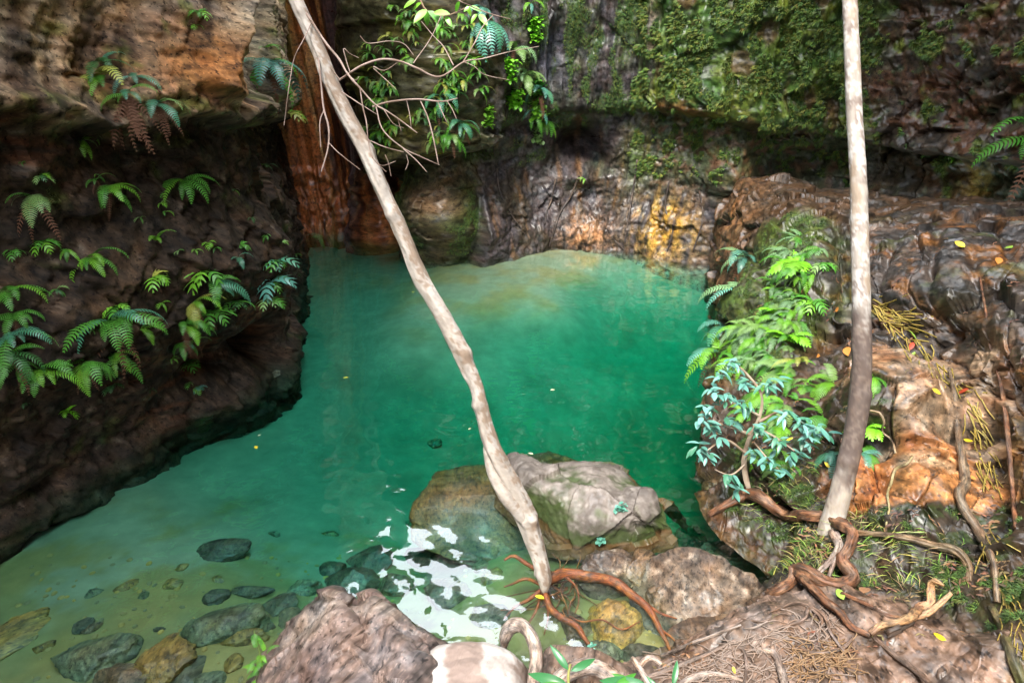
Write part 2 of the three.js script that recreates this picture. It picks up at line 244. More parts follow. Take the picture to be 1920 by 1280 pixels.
  var backCol = (s, y) => {
    const l = ledge(s), d = y - l, n = fbm(s * 1.6, y * 1.6, 5, 5), m = fbm(s * 7, y * 7, 15, 4), st = fbm(s * 5, y * 0.7, 25, 4), right = ss(sMoss - 0.1, sMoss + 0.15, s + 0.3 * n), farR = ss(sRec2 - 0.9, sRec2 - 0.1, s + 0.35 * n), mass = 1 - ss(-0.1, 0.1, split(s, y) + 0.05 * m);
    // fluted middle: grey purple rock, dark runs, thin green
    let c = mixc(purple, greyG, ss(-0.3, 0.4, n)); c = mixc(c, blk, 0.75 * ss(0.0, 0.45, st)); c = mixc(c, mossG, 0.85 * ss(-0.05, 0.35, fbm(s * 3, y * 1.0, 35, 4)) * ss(-0.4, 0.2, d));
    c = mixc(c, [0.2, 0.2, 0.26], 0.8 * spot(s, y));
    // mossy brow at the right
    let g = mixc(mossG, mossL, ss(-0.25, 0.5, fbm(s * 2, y * 2.4, 45, 4))); g = mixc(g, mossD, ss(0.05, 0.5, fbm(s * 3.5, y * 2.5, 55, 4))); g = mixc(g, brown, 0.8 * ss(0.15, 0.5, fbm(s * 2.4, y * 1.8, 65, 4) + 0.35 * ss(0.5, 0.0, d)));
    g = mixc(g, [0.3, 0.28, 0.07], 0.4 * ss(0.3, 0.7, m) * ss(0.5, 0.1, d));
    c = mixc(c, g, right * ss(-0.25, 0.1, d + 0.2 * m));
    c = mixc(c, pale, 0.8 * lichen(s, y) * ss(-0.2, 0.3, m));
    // dark wet part, far right
    let k = mixc([0.075, 0.054, 0.036], [0.15, 0.07, 0.038], ss(-0.2, 0.4, n)); k = mixc(k, [0.06, 0.07, 0.035], ss(0.1, 0.5, m)); k = mixc(k, mossL, 0.75 * ss(0.2, 0.5, fbm(s * 2.5, y * 2.5, 75, 4)));
    c = mixc(c, k, farR);
    // below the ledge
    const wet = ss(0.1, -0.15, d + 0.12 * m) * (1 - farR * 0.8);
    let w = mixc(purple, [0.075, 0.06, 0.045], ss(-0.2, 0.4, n)); w = mixc(w, greyG, ss(0.0, 0.5, fbm(s * 1.3, y * 2, 85, 3)) * ss(0.7, 1.5, y)); w = mixc(w, [0.2, 0.11, 0.05], 0.8 * ss(0.1, 0.6, st));
    w = mixc(w, [0.5, 0.28, 0.05], clamp(1.3 * gold(s, y) * ss(-0.6, 0.25, st + m * 0.5))); w = mixc(w, [0.46, 0.24, 0.12], clamp(1.2 * gold2(s, y)) * ss(-0.5, 0.3, m + n));
    w = mixc(w, [0.1, 0.15, 0.03], 0.85 * greenStr(s, y)); w = mixc(w, blk, 0.75 * ss(0.3, 0.6, fbm(s * 9, y * 0.9, 95, 3)));
    w = mixc(w, rust, 0.8 * orang2(s, y)); w = mixc(w, mixc([0.11, 0.14, 0.06], brown, ss(-0.1, 0.4, m)), 0.8 * right * ss(0.9, 1.7, y));
    c = mixc(c, w, wet);
    // fern mass and the mossy boulder under it
    let f = mixc([0.1, 0.09, 0.04], [0.16, 0.15, 0.03], ss(-0.2, 0.5, n)); f = mixc(f, [0.055, 0.045, 0.025], ss(0.0, 0.5, fbm(s * 4, y * 2, 105, 4))); f = mixc(f, [0.14, 0.12, 0.11], ss(sMass - 0.75, sMass - 0.2, s + 0.15 * y - 0.4) * ss(-0.4, 0.2, m + n));
    let b = mixc([0.15, 0.11, 0.06], [0.075, 0.1, 0.03], ss(-0.3, 0.3, n)); b = mixc(b, [0.07, 0.17, 0.02], 0.95 * clamp(mgreen(s, y) + mg2(s, y)) * ss(-0.5, 0.2, m)); b = mixc(b, [0.36, 0.22, 0.12], 0.8 * mpink(s, y)); b = mixc(b, blk, 0.5 * ss(0.2, 0.6, fbm(s * 1.5, y * 6, 6, 3)));
    c = mixc(c, mixc(b, f, ss(-0.1, 0.1, d)), mass);
    c = mixc(c, rust, 0.85 * orang(s, y) * ss(-0.4, 0.2, m)); c = mixc(c, [0.42, 0.27, 0.06], orang3(s, y) * ss(-0.6, 0.1, m));
    c = mixc(c, [0.38, 0.32, 0.21], ss(-0.05, -0.2, y + 0.1 * m));
    const q = 0.6 + 0.85 * clamp(0.5 + m); return [c[0] * q, c[1] * q, c[2] * q];
  };
  var mossWeight = (s, y) => { const d = y - ledge(s), n = fbm(s * 1.6, y * 1.6, 5, 5); return ss(sMoss - 0.1, sMoss + 0.15, s + 0.3 * n) * (1 - ss(sRec2 - 0.9, sRec2 - 0.1, s + 0.35 * n)) * ss(-0.05, 0.3, d) * ss(0.45, 0.1, fbm(s * 2.4, y * 1.8, 65, 4)); };
  var backCliff = cliff('back_cliff', C, [...steps(-1.6, -0.2, 0.1), ...steps(-0.18, 4.9, 0.023), ...steps(5.1, 13, 0.25), ...steps(13.2, 14.5, 0.4)], backOff, backCol, new THREE.MeshPhysicalMaterial({ vertexColors: true, map: rep(T.rockCol, 0.8), bumpMap: rep(T.rockBump, 0.8), bumpScale: 0.006, roughnessMap: rep(T.rockRough, 0.7), roughness: 0.72, specularIntensity: 0.6, side: THREE.DoubleSide }), 'tall wet cliff behind the pool, mossy and overhanging above a long ledge', 0, C.n);
}
// ------------------------------------------------------------------ pool bed
const DEPTHS = [[1000, 468, 0.08], [1080, 466, 0.1], [900, 490, 0.18], [720, 485, 0.35], [1200, 478, 0.2], [1290, 500, 0.5], [600, 470, 0.5], [1050, 488, 0.12], [960, 500, 0.15], [880, 530, 0.22], [1000, 530, 0.25], [800, 580, 0.4], [640, 520, 0.6], [620, 620, 0.8], [1150, 520, 0.8], [1200, 505, 0.6], [950, 600, 0.75], [1100, 620, 1.4], [1250, 550, 1.8], [1300, 530, 1.2], [1300, 700, 2.8], [1000, 780, 2.1], [1180, 780, 2.7], [800, 720, 1.5], [650, 760, 1.4], [590, 700, 0.9], [560, 560, 0.7], [520, 830, 0.95], [480, 760, 0.6], [700, 900, 1.15], [560, 950, 0.75], [400, 1000, 0.42], [300, 920, 0.5], [200, 1060, 0.3], [120, 1000, 0.35], [80, 1130, 0.25], [300, 1150, 0.22], [500, 1100, 0.3], [800, 950, 1.1], [1250, 860, 2.5], [1310, 960, 1.4], [1150, 1150, 0.18], [1100, 1060, 0.3], [1080, 1190, 0.16], [1250, 1190, 0.08], [1000, 1180, 0.3], [950, 1100, 0.4], [720, 1040, 0.55], [160, 1250, 0.16], [350, 1260, 0.16], [60, 1000, 0.35], [1080, 1000, 0.6], [1200, 1060, 0.3], [1430, 1060, 0.15], [1380, 1000, 0.3], [1400, 970, 0.35]].map(([x, y, d]) => { const p = onY(x, y, 0); const nearL = y > 930 && x < 760; return [p.x, p.z, d * 0.62 * (nearL ? 1.3 : 1.08)]; });
function bedY(x, z) {
  let a = 0, b = 0; for (const [X, Z, d] of DEPTHS) { const r = (x - X) ** 2 + (z - Z) ** 2, w = Math.exp(-r / 0.6) + 1e-4 / (1 + r * r); a += w * d; b += w; }
  return -(a / b) + 0.025 * fbm(x * 1.1, z * 1.1, 3, 3) + 0.006 * fbm(x * 5, z * 5, 5, 2);
}
const bedMat = new THREE.MeshStandardMaterial({ vertexColors: true, map: rep(T.sandCol, 0.7), bumpMap: rep(T.rockBump, 0.8), bumpScale: 0.002, roughness: 0.95 });
{
  const sand = [0.32, 0.285, 0.185], silt = [0.2, 0.17, 0.1], litter = [0.07, 0.06, 0.035];
  const patches = [[1000, 1090, 0.5, 0.5], [820, 960, 0.5, 0.4], [1100, 1190, 0.9, 0.5]].map(([x, y, a, b]) => { const p = onY(x, y, 0); return [p.x, p.z, a, b]; });
  const mb = [[1130, 1120, 0.75], [1010, 1120, 0.5], [860, 1060, 0.45], [1250, 1080, 0.5], [760, 1110, 0.4], [1400, 1020, 0.35]].map(([x, y, r]) => { const q = onY(x, y, 0); return [q.x, q.z, r]; }), mudB = (x, z) => { let k = 0; for (const [a, b, r] of mb) k = Math.max(k, Math.exp(-((x - a) ** 2 + (z - b) ** 2) / (r * r))); return k; };
  const g = sheet(240, 320, (i, j, p) => { p.set(-5.8 + 10.6 * i / 240, 0, -14 + 15 * j / 320); p.y = bedY(p.x, p.z); }, (i, j, p) => {
    const n = fbm(p.x * 1.4, p.z * 1.4, 4, 5), m = fbm(p.x * 7, p.z * 7, 6, 4); let c = mixc(sand, silt, 0.6 * ss(-0.2, 0.6, n)); let l = 0;
    for (const [x, z, a, b] of patches) l += Math.exp(-(((p.x - x) / a) ** 2) - (((p.z - z) / b) ** 2));
    c = mixc(c, litter, 0.92 * ss(0.35, 0.75, clamp(l) + 0.45 * m)); 
    c = mixc(c, mixc([0.14, 0.08, 0.035], [0.26, 0.15, 0.05], ss(-0.1, 0.4, m)), ss(0.3, 0.7, mudB(p.x, p.z) + 0.2 * n)); c = mixc(c, [0.28, 0.21, 0.075], 0.85 * ss(-0.35, 0.25, n + 0.5 * m + (p.z + 3.9) * 0.7)); c = mixc(c, [0.42, 0.24, 0.07], 0.6 * ss(0.38, 0.2, -p.y) * ss(-0.2, 0.4, n)); return c;
  }, (i, j, p) => [p.x, p.z]);
  var bed = struct('pool_bed', g, bedMat, 'pale sandy bed of the pool with dark patches of leaf litter');
}

// ------------------------------------------------------------------ water: clear green body under a rippled skin
{
  const water = new THREE.Group(); water.name = numbered('water'); scene.add(water); water.userData.kind = 'structure'; water.userData.label = 'clear emerald green pool water with a rippled surface';
  const wave = (x, z) => {
    const near = ss(-6, -3.2, z), calm = 0.5 + 0.5 * fbm(x * 0.35, z * 0.35, 2, 2);
    let h = 0.0022 * noise(x * 2.6 + 1.3 * noise(x * 1.1, z * 1.1, 3), z * 3.4, 1) * (0.4 + 1.6 * near) + 0.0011 * noise(x * 6 + noise(x * 2, z * 2, 8), z * 7, 4) * (0.5 + 1.9 * near) + near * 0.00022 * noise(x * 22 + 2 * noise(x * 7, z * 7, 5), z * 24, 3) + near * 0.0007 * noise(x * 10 + 1.5 * noise(x * 4, z * 4, 5), z * 12, 9);
    h += 0.0006 * calm * noise(x * 11 + z * 2, z * 17, 7) * (1 - 0.6 * near) + 0.0016 * (1 - near) * ss(0.45, 0.7, calm) * noise(x * 5 - z, z * 9, 12);
    return h;
  };
  const nx = 330, nz = 420, g = sheet(nx, nz, (i, j, p) => { const z = -14 + 12.6 * Math.pow(j / nz, 0.75); p.set(-5.6 + 9.8 * i / nx, 0, z); p.y = 9 * wave(p.x, p.z); }, () => [1, 1, 1], (i, j, p) => [p.x, p.z]);
  const N = g.attributes.normal, P = g.attributes.position;
  for (let i = 0; i < P.count; i++) P.setY(i, P.getY(i) / 9 * 1.2);
  g.computeVertexNormals();
  for (let i = 0; i < N.count; i++) { const x = P.getX(i), z = P.getZ(i), e = 0.01, k = 1.9 + 0.3 * ss(-5, -3.4, z); const dx = k * (wave(x + e, z) - wave(x - e, z)) / (2 * e), dz = k * (wave(x, z + e) - wave(x, z - e)) / (2 * e), l = Math.hypot(dx, 1, dz); N.setXYZ(i, -dx / l, 1 / l, -dz / l); }
  { const I = g.index.array; for (let i = 0; i < I.length; i += 3) { const t = I[i]; I[i] = I[i + 1]; I[i + 1] = t; } }
  const skin = mesh('water_surface', g, new THREE.MeshPhysicalMaterial({ color: 0xffffff, transmission: 1, thickness: 0, roughness: 0, ior: 1.85, side: THREE.DoubleSide }), water);
  const bg = new THREE.BoxGeometry(9.76, 4, 12.4); bg.translate(-0.7, -2.012, -7.8);
  const body = mesh('water_body', bg, new THREE.MeshPhysicalMaterial({ color: 0xffffff, transparent: true, opacity: 0, roughness: 0, transmission: 1, thickness: 1, ior: 1.33, attenuationColor: new THREE.Color().setRGB(0.2, 0.79, 0.71), attenuationDistance: 1.0 }), water);
}

// ------------------------------------------------------------------ right bank and the ground in front, from cross-sections
const cr = (a, b, c, d, t) => 0.5 * (2 * b + (c - a) * t + (2 * a - 5 * b + 4 * c - d) * t * t + (3 * b - a - 3 * c + d) * t * t * t);
function patch(rows, nu, nv, disp, col, us) {
  const R = rows.map((r) => { const l = r.map((q) => (q.isVector3 ? q : at(...q))); if (rows === bankRows) { const e = l[l.length - 1]; l.push(V(e.x + 0.5, e.y + 0.12, e.z), V(Math.max(8.2, e.x + 1.5), e.y + 0.6, e.z)); } return l; }), nr = R.length, nc = R[0].length;
  const ev = (u, v, out) => {
    const fu = clamp(u) * (nc - 1), fv = clamp(v) * (nr - 1), iu = Math.min(nc - 2, Math.floor(fu)), iv = Math.min(nr - 2, Math.floor(fv)), tu = fu - iu, tv = fv - iv, g = (i, j) => R[Math.min(nr - 1, Math.max(0, j))][Math.min(nc - 1, Math.max(0, i))];
    for (const k of ['x', 'y', 'z']) { const c = [-1, 0, 1, 2].map((dj) => cr(g(iu - 1, iv + dj)[k], g(iu, iv + dj)[k], g(iu + 1, iv + dj)[k], g(iu + 2, iv + dj)[k], tu)); out[k] = cr(...c, tv); }
    return out;
  };
  const a = V(), b = V(), c = V(), d = V(), n = V(), e = 0.004, vs = (j) => (us ? us(j / nv) : j / nv);
  return sheet(nu, nv, (i, j, p) => { const u = i / nu, v = vs(j); ev(u, v, p); ev(u + e, v, a); ev(u - e, v, b); ev(u, v + e, c); ev(u, v - e, d); n.copy(c.sub(d)).cross(a.sub(b)).normalize(); if (n.y < 0 && n.length()) n.multiplyScalar(n.y < -0.2 ? -1 : 1); p.addScaledVector(n, disp(p, u, v)); },
    (i, j, p) => col(p, i / nu, vs(j)), (i, j, p) => [p.x + 0.25 * p.z, 0.2 * p.x + 0.85 * p.y - 0.5 * p.z]);
}
const bankRows = [
  [[1330, 560, 11.2], [1335, 490, 10.9], [1340, 400, 10.8], [1380, 340, 10.6], [1440, 335, 10.3], [1520, 345, 9.8], [1620, 365, 9.2], [1760, 370, 8.4], [1920, 375, 7.8], [2150, 380, 7.2]],
  [[1350, 640, 9.4], [1352, 540, 9.9], [1362, 450, 9.7], [1395, 365, 9.5], [1445, 352, 9.2], [1520, 366, 8.8], [1620, 388, 8.1], [1760, 394, 7.3], [1920, 400, 6.7], [2150, 405, 6.1]],
  [[1362, 690, 8.2], [1368, 590, 8.9], [1395, 520, 8.5], [1440, 455, 8.1], [1500, 415, 7.8], [1570, 420, 7.5], [1640, 440, 7.0], [1760, 440, 6.5], [1920, 450, 5.9], [2150, 460, 5.4]],
  [[1345, 760, 7.1], [1350, 660, 7.8], [1385, 590, 7.4], [1450, 530, 7.0], [1530, 490, 6.8], [1585, 565, 6.5], [1640, 530, 6.25], [1750, 510, 5.9], [1920, 510, 5.3], [2150, 520, 4.9]],
  [[1315, 830, 6.5], [1330, 740, 6.9], [1390, 690, 6.6], [1470, 650, 6.3], [1560, 640, 6.05], [1650, 630, 5.75], [1735, 665, 5.4], [1790, 610, 5.15], [1920, 600, 4.7], [2150, 610, 4.4]],
  [[1310, 920, 5.8], [1335, 850, 6.0], [1400, 800, 5.8], [1500, 760, 5.5], [1580, 735, 5.3], [1690, 715, 5.1], [1790, 730, 4.9], [1840, 755, 4.65], [1920, 740, 4.25], [2150, 760, 4]],
  [[1340, 1000, 5.2], [1385, 930, 5.4], [1440, 890, 5.3], [1510, 880, 5.1], [1590, 860, 4.95], [1690, 850, 4.72], [1790, 860, 4.5], [1845, 870, 4.28], [1920, 880, 3.95], [2150, 900, 3.7]],
  [[1450, 1090, 4.7], [1490, 1040, 4.75], [1520, 1020, 4.65], [1560, 1000, 4.55], [1630, 970, 4.45], [1720, 960, 4.3], [1800, 970, 4.1], [1850, 980, 3.95], [1920, 1000, 3.7], [2150, 1020, 3.4]],
  [[1410, 1150, 4.5], [1450, 1110, 4.35], [1490, 1090, 4.3], [1550, 1090, 4.2], [1620, 1070, 4.1], [1710, 1070, 3.95], [1790, 1080, 3.8], [1850, 1090, 3.65], [1920, 1100, 3.45], [2150, 1130, 3.2]],
  [[1180, 1260, 4.05], [1260, 1225, 3.95], [1340, 1180, 3.88], [1430, 1145, 3.83], [1540, 1150, 3.8], [1650, 1160, 3.65], [1760, 1170, 3.5], [1840, 1180, 3.35], [1920, 1190, 3.2], [2150, 1220, 3]],
  [[1020, 1330, 3.75], [1150, 1300, 3.7], [1270, 1290, 3.6], [1400, 1285, 3.5], [1540, 1285, 3.4], [1650, 1290, 3.3], [1760, 1300, 3.15], [1840, 1310, 3.05], [1920, 1320, 2.95], [2150, 1360, 2.75]],
  [V(-0.6, 0.1, -1.9), V(0.2, 0.35, -1.8), V(0.7, 0.5, -1.7), V(1.1, 0.7, -1.7), V(1.5, 0.8, -1.6), V(1.9, 0.95, -1.6), V(2.3, 1.1, -1.6), V(2.6, 1.2, -1.5), V(3, 1.3, -1.5), V(4.2, 1.5, -1.4)],
  [V(-5, 1.2, 1.5), V(-2.5, 1.6, 1.5), V(-1, 1.8, 1.5), V(0, 1.9, 1.5), V(1, 1.9, 1.5), V(2, 2.0, 1.5), V(3, 2.2, 1.5), V(4.2, 2.4, 1.5), V(6, 2.6, 1.5), V(9.5, 3, 1.5)],
  [V(-7.5, 3, 9), V(-5, 3, 9), V(-3, 3, 9), V(-1, 3, 9), V(1, 3, 9), V(3, 3, 9), V(5, 3.2, 9), V(7, 3.4, 9), V(9, 3.6, 9), V(12, 4, 9)],
];
{
  const W = (px, py, s, r, k = 1) => { const p = at(px, py, s), r2 = r * r; return (q) => Math.exp(-(((q.x - p.x) ** 2 + (q.y - p.y) ** 2 + (q.z - p.z) ** 2) / r2)) * k; };
  const fernM = [W(1430, 560, 7.2, 0.8), W(1400, 650, 7, 0.6), W(1470, 480, 7.8, 0.6)], pale = [W(1740, 700, 5, 0.5), W(1690, 740, 5, 0.5), W(1720, 820, 4.75, 0.35), W(1690, 650, 5.4, 0.3)], orangeE = [W(1700, 985, 4.3, 0.42), W(1800, 960, 4.1, 0.35), W(1620, 930, 4.6, 0.3), W(1740, 880, 4.5, 0.28)], boul = [W(1735, 890, 4.6, 0.24), W(1600, 700, 5.6, 0.3)], slab = [W(1800, 520, 5.6, 1.3), W(1650, 480, 6.4, 0.8), W(1900, 450, 6, 1), W(1900, 700, 4.4, 0.6)], goldR = [W(1890, 800, 4, 0.55), W(1880, 950, 3.8, 0.5), W(1850, 1250, 3.2, 0.3), W(1830, 1120, 3.5, 0.25)], mossE = [W(1440, 960, 5, 0.28), W(1470, 1020, 4.8, 0.28), W(1410, 900, 5.4, 0.28), W(1400, 850, 5.7, 0.25), W(1700, 1040, 4, 0.35), W(1620, 1060, 4.1, 0.3), W(1820, 1080, 3.6, 0.35), W(1880, 1010, 3.8, 0.35), W(1900, 1150, 3.4, 0.4), W(1640, 780, 5.1, 0.35), W(1530, 1030, 4.6, 0.3), W(1450, 870, 5.3, 0.4)], mud = [W(1430, 1180, 3.8, 0.45), W(1550, 1200, 3.6, 0.5), W(1650, 1250, 3.4, 0.4), W(1400, 1260, 3.6, 0.4), W(1250, 1270, 3.7, 0.5), W(1700, 1200, 3.5, 0.4)], pit = [W(1790, 560, 5.4, 0.28), W(1800, 640, 5.1, 0.22)], pillar = [W(1370, 420, 9.8, 0.7), W(1400, 480, 9.3, 0.6)];
  const gl = [[1560, 600, 6.3], [1600, 568, 6.3], [1680, 592, 5.85], [1750, 660, 5.4], [1815, 735, 4.85], [1845, 800, 4.5], [1850, 880, 4.25], [1850, 980, 3.95]].map((q) => at(...q)), gullyLine = gl.slice(1).map((b, i) => [gl[i], b]);
  const rills = [[[1760, 440, 6.5], [1748, 520, 5.85], [1738, 600, 5.55], [1765, 680, 5.3]], [[1820, 480, 5.8], [1850, 580, 5.1], [1868, 700, 4.55], [1890, 830, 4.1], [1900, 960, 3.75]], [[1690, 430, 6.8], [1660, 480, 6.5], [1640, 560, 6.15]], [[1880, 420, 6.2], [1905, 520, 5.4]], [[1560, 430, 7.5], [1600, 480, 6.9]]].flatMap((l) => l.slice(1).map((b, i) => [at(...l[i]), at(...b)]));
  const humps = [W(1720, 745, 5, 0.33), W(1440, 560, 7.2, 0.5), W(1500, 440, 7.8, 0.4), W(1640, 770, 5.1, 0.25), W(1760, 930, 4.3, 0.25), W(1690, 990, 4.3, 0.25), W(1600, 870, 5, 0.2)], hollows = [W(1540, 620, 6.2, 0.22), W(1700, 1080, 3.9, 0.25), W(1790, 1110, 3.6, 0.22), W(1620, 1090, 4.1, 0.16), W(1640, 830, 4.9, 0.15), W(1560, 700, 5.7, 0.2), W(1790, 800, 4.7, 0.12)];
  const sum = (l, p) => { let s = 0; for (const f of l) s += f(p); return clamp(s); };
  const disp = (p, u, v) => {
    const earth = ss(0.5, 0.6, v), m = sum(slab, p), md = sum(mud, p), pl = sum(pale, p), oe = sum(orangeE, p), soft = clamp(md + pl + oe), wx = 0.12 * fbm(p.x * 2, p.y * 2, p.z * 2, 3);
    const f1 = facet(p.x * 1.7 + wx * 2, p.y * 2.2 + p.x * 0.3, p.z * 1.7 + wx), f2 = facet(p.x * 5 + wx * 5, p.y * 6, p.z * 5);
    let d = 0.07 * fbm(p.x * 1.3, p.y * 1.3, p.z * 1.3, 3) + (1 - 0.75 * soft) * (0.15 * f1[0] - 0.035 * ss(0.05, 0, f1[1]) + 0.035 * f2[0]) + 0.016 * fbm(p.x * 11, p.y * 11, p.z * 11, 4) + (1 - soft) * 0.014 * ridge(p.x * 6 + p.y * 3, p.y * 9, p.z * 6, 3) + soft * (0.035 * f2[0] + 0.05 * f1[0] - 0.03 * ss(0.06, 0, f1[1])) * (1 - md);
    d += m * 0.02 * ridge(p.x * 1.3 + p.y * 3, p.y * 6 - p.x * 2, p.z * 1.5, 2);
    let gl = 0; for (const [a, b] of gullyLine) { const t = clamp(((p.x - a.x) * (b.x - a.x) + (p.z - a.z) * (b.z - a.z)) / ((b.x - a.x) ** 2 + (b.z - a.z) ** 2)), q = Math.hypot(p.x - lerp(a.x, b.x, t), p.z - lerp(a.z, b.z, t)); gl = Math.max(gl, Math.exp(-((q / 0.14) ** 2))); }
    d -= 0.17 * gl; for (const [a, b] of rills) { const t = clamp(((p.x - a.x) * (b.x - a.x) + (p.y - a.y) * (b.y - a.y) + (p.z - a.z) * (b.z - a.z)) / a.distanceToSquared(b)), q = Math.hypot(p.x - lerp(a.x, b.x, t), p.y - lerp(a.y, b.y, t), p.z - lerp(a.z, b.z, t)); d -= 0.07 * Math.exp(-((q / 0.045) ** 2)); } d += 0.14 * sum(humps, p) - 0.2 * sum(hollows, p);
    d += 0.1 * sum(boul, p) - 0.08 * m * sum(pit, p); d += 0.04 * sum(pillar, p) * ridge(p.x * 4, p.y * 0.5, p.z * 4, 2);
    d += 0.035 * md * ridge(p.x * 3, p.y * 2, p.z * 3, 3);
    return d * (v > 0.85 ? 0.6 : 1);
  };
  const col = (p, u, v) => {
    const n = fbm(p.x * 2, p.y * 2, p.z * 2, 5), m = fbm(p.x * 9, p.y * 9, p.z * 9, 4), st = fbm(p.x * 2 + p.y * 3, p.y * 8, p.z * 2, 4), k2 = fbm(p.x * 4 + 9, p.y * 4, p.z * 4, 4);
    let c = mixc([0.11, 0.06, 0.03], [0.05, 0.04, 0.03], ss(-0.2, 0.4, n + 0.4 * m));
    const sl = sum(slab, p); let w = mixc([0.1, 0.078, 0.066], [0.24, 0.1, 0.03], ss(0.0, 0.4, st)); w = mixc(w, [0.03, 0.027, 0.025], 0.85 * ss(-0.1, 0.35, k2)); w = mixc(w, [0.1, 0.12, 0.04], 0.6 * ss(0.2, 0.5, fbm(p.x * 3, p.y * 3 + 7, p.z * 3, 4))); c = mixc(c, w, sl);
    c = mixc(c, mixc([0.36, 0.17, 0.04], [0.12, 0.08, 0.03], ss(-0.1, 0.4, k2)), 0.8 * sum(goldR, p));
    c = mixc(c, [0.05, 0.045, 0.028], 0.85 * sum(pit, p));
    c = mixc(c, mixc([0.09, 0.13, 0.025], [0.05, 0.06, 0.02], ss(-0.1, 0.4, k2)), ss(0.2, 0.6, sum(fernM, p) + 0.2 * n));
    c = mixc(c, mixc([0.2, 0.1, 0.045], [0.33, 0.16, 0.06], ss(-0.2, 0.3, n)), sum(pillar, p)); c = mixc(c, [0.05, 0.04, 0.025], 0.7 * sum(pillar, p) * ss(0.1, 0.4, fbm(p.x * 6, p.y * 0.8, p.z * 6, 3)));
    c = mixc(c, mixc([0.38, 0.25, 0.15], [0.28, 0.14, 0.07], ss(-0.2, 0.4, k2)), ss(0.3, 0.6, sum(pale, p) + 0.25 * n));
    c = mixc(c, mixc([0.45, 0.19, 0.06], [0.34, 0.12, 0.035], ss(-0.2, 0.4, k2)), ss(0.3, 0.6, sum(orangeE, p) + 0.25 * n));
    c = mixc(c, [0.52, 0.34, 0.19], ss(0.45, 0.7, boul[0](p) + 0.15 * m));
    c = mixc(c, mixc([0.045, 0.062, 0.016], [0.035, 0.024, 0.015], ss(-0.2, 0.2, m)), ss(0.3, 0.6, sum(mossE, p) + 0.35 * k2));
    c = mixc(c, mixc([0.23, 0.145, 0.1], [0.3, 0.2, 0.15], ss(-0.2, 0.4, k2)), ss(0.25, 0.6, sum(mud, p) + 0.2 * n));
    c = mixc(c, [0.3, 0.12, 0.035], 0.8 * ss(0.05, -0.15, p.y));
    const dirt = ss(0.12, 0.42, fbm(p.x * 5 + 3, p.y * 5, p.z * 5 + 8, 5)); c = mixc(c, [0.07, 0.045, 0.025], 0.6 * dirt); const q = 0.6 + 0.8 * clamp(0.5 + m); return [c[0] * q, c[1] * q, c[2] * q];
  };
  const g = patch(bankRows, 440, 640, disp, col, (t) => (t < 0.94 ? t / 0.94 * (10.6 / 13) : 10.6 / 13 + (t - 0.94) / 0.06 * (2.4 / 13)));
  var bank = struct('right_bank', g, rockMat({ roughness: 0.75, bumpScale: 0.008 }), 'bank of wet slab rock, orange earth and root-bound mud on the right side of the pool');
}

// ------------------------------------------------------------------ boulders
function rockGeo(sd, r, o = {}) { // a stone about (r.x, r.y, r.z), facetted and worn
  const { detail = 14, rough = 0.18, cuts = 7, depth = 0.78, fine = 0.03 } = o; let g = new THREE.IcosahedronGeometry(1, detail); g.deleteAttribute('uv'); g.deleteAttribute('normal'); g = mergeVertices(g, 1e-4);
  const P = g.attributes.position, n = P.count, pl = []; seed = sd * 7919 + 13; for (let i = 0; i < cuts; i++) { const v = V(rr(-1, 1), rr(-0.6, 1), rr(-1, 1)).normalize(); pl.push([v, depth * rr(0.72, 1.05)]); }
  const p = V(), U = new Float32Array(n * 2), C = new Float32Array(n * 3);
  for (let i = 0; i < n; i++) {
    p.fromBufferAttribute(P, i); p.multiplyScalar(1 + rough * fbm(p.x * 1.2 + sd, p.y * 1.2, p.z * 1.2, 3));
    for (const [v, d] of pl) { const e = p.dot(v) - d; if (e > 0) p.addScaledVector(v, -0.86 * e); }
    { const f = facet(p.x * 1.8 + sd, p.y * 1.8, p.z * 1.8); p.multiplyScalar(1 + rough * 0.35 * f[0]); }
    p.multiplyScalar(1 + fine * fbm(p.x * 5, p.y * 5 + sd, p.z * 5, 3) + fine * 0.4 * fbm(p.x * 16, p.y * 16 + sd, p.z * 16, 2));
    p.multiply(r); P.setXYZ(i, p.x, p.y, p.z); U[i * 2] = p.x + 0.25 * p.z + sd; U[i * 2 + 1] = 0.2 * p.x + 0.85 * p.y - 0.5 * p.z;
    const c = (o.col || (() => [0.3, 0.24, 0.18]))(p, fbm(p.x * 3 + sd, p.y * 3, p.z * 3, 4), fbm(p.x * 12 + sd, p.y * 12, p.z * 12, 4)); C[i * 3] = c[0]; C[i * 3 + 1] = c[1]; C[i * 3 + 2] = c[2];
  }
  g.setAttribute('uv', new THREE.BufferAttribute(U, 2)); g.setAttribute('color', new THREE.BufferAttribute(C, 3)); g.computeVertexNormals(); return g;
}
const stoneMat = rockMat({ roughness: 0.85, bumpScale: 0.006, map: rep(T.rockCol, 1.4), bumpMap: rep(T.rockBump, 1.4) }), wetMat = rockMat({ roughness: 0.9, bumpScale: 0.006, map: rep(T.rockCol, 1.4), bumpMap: rep(T.rockBump, 1.4) });
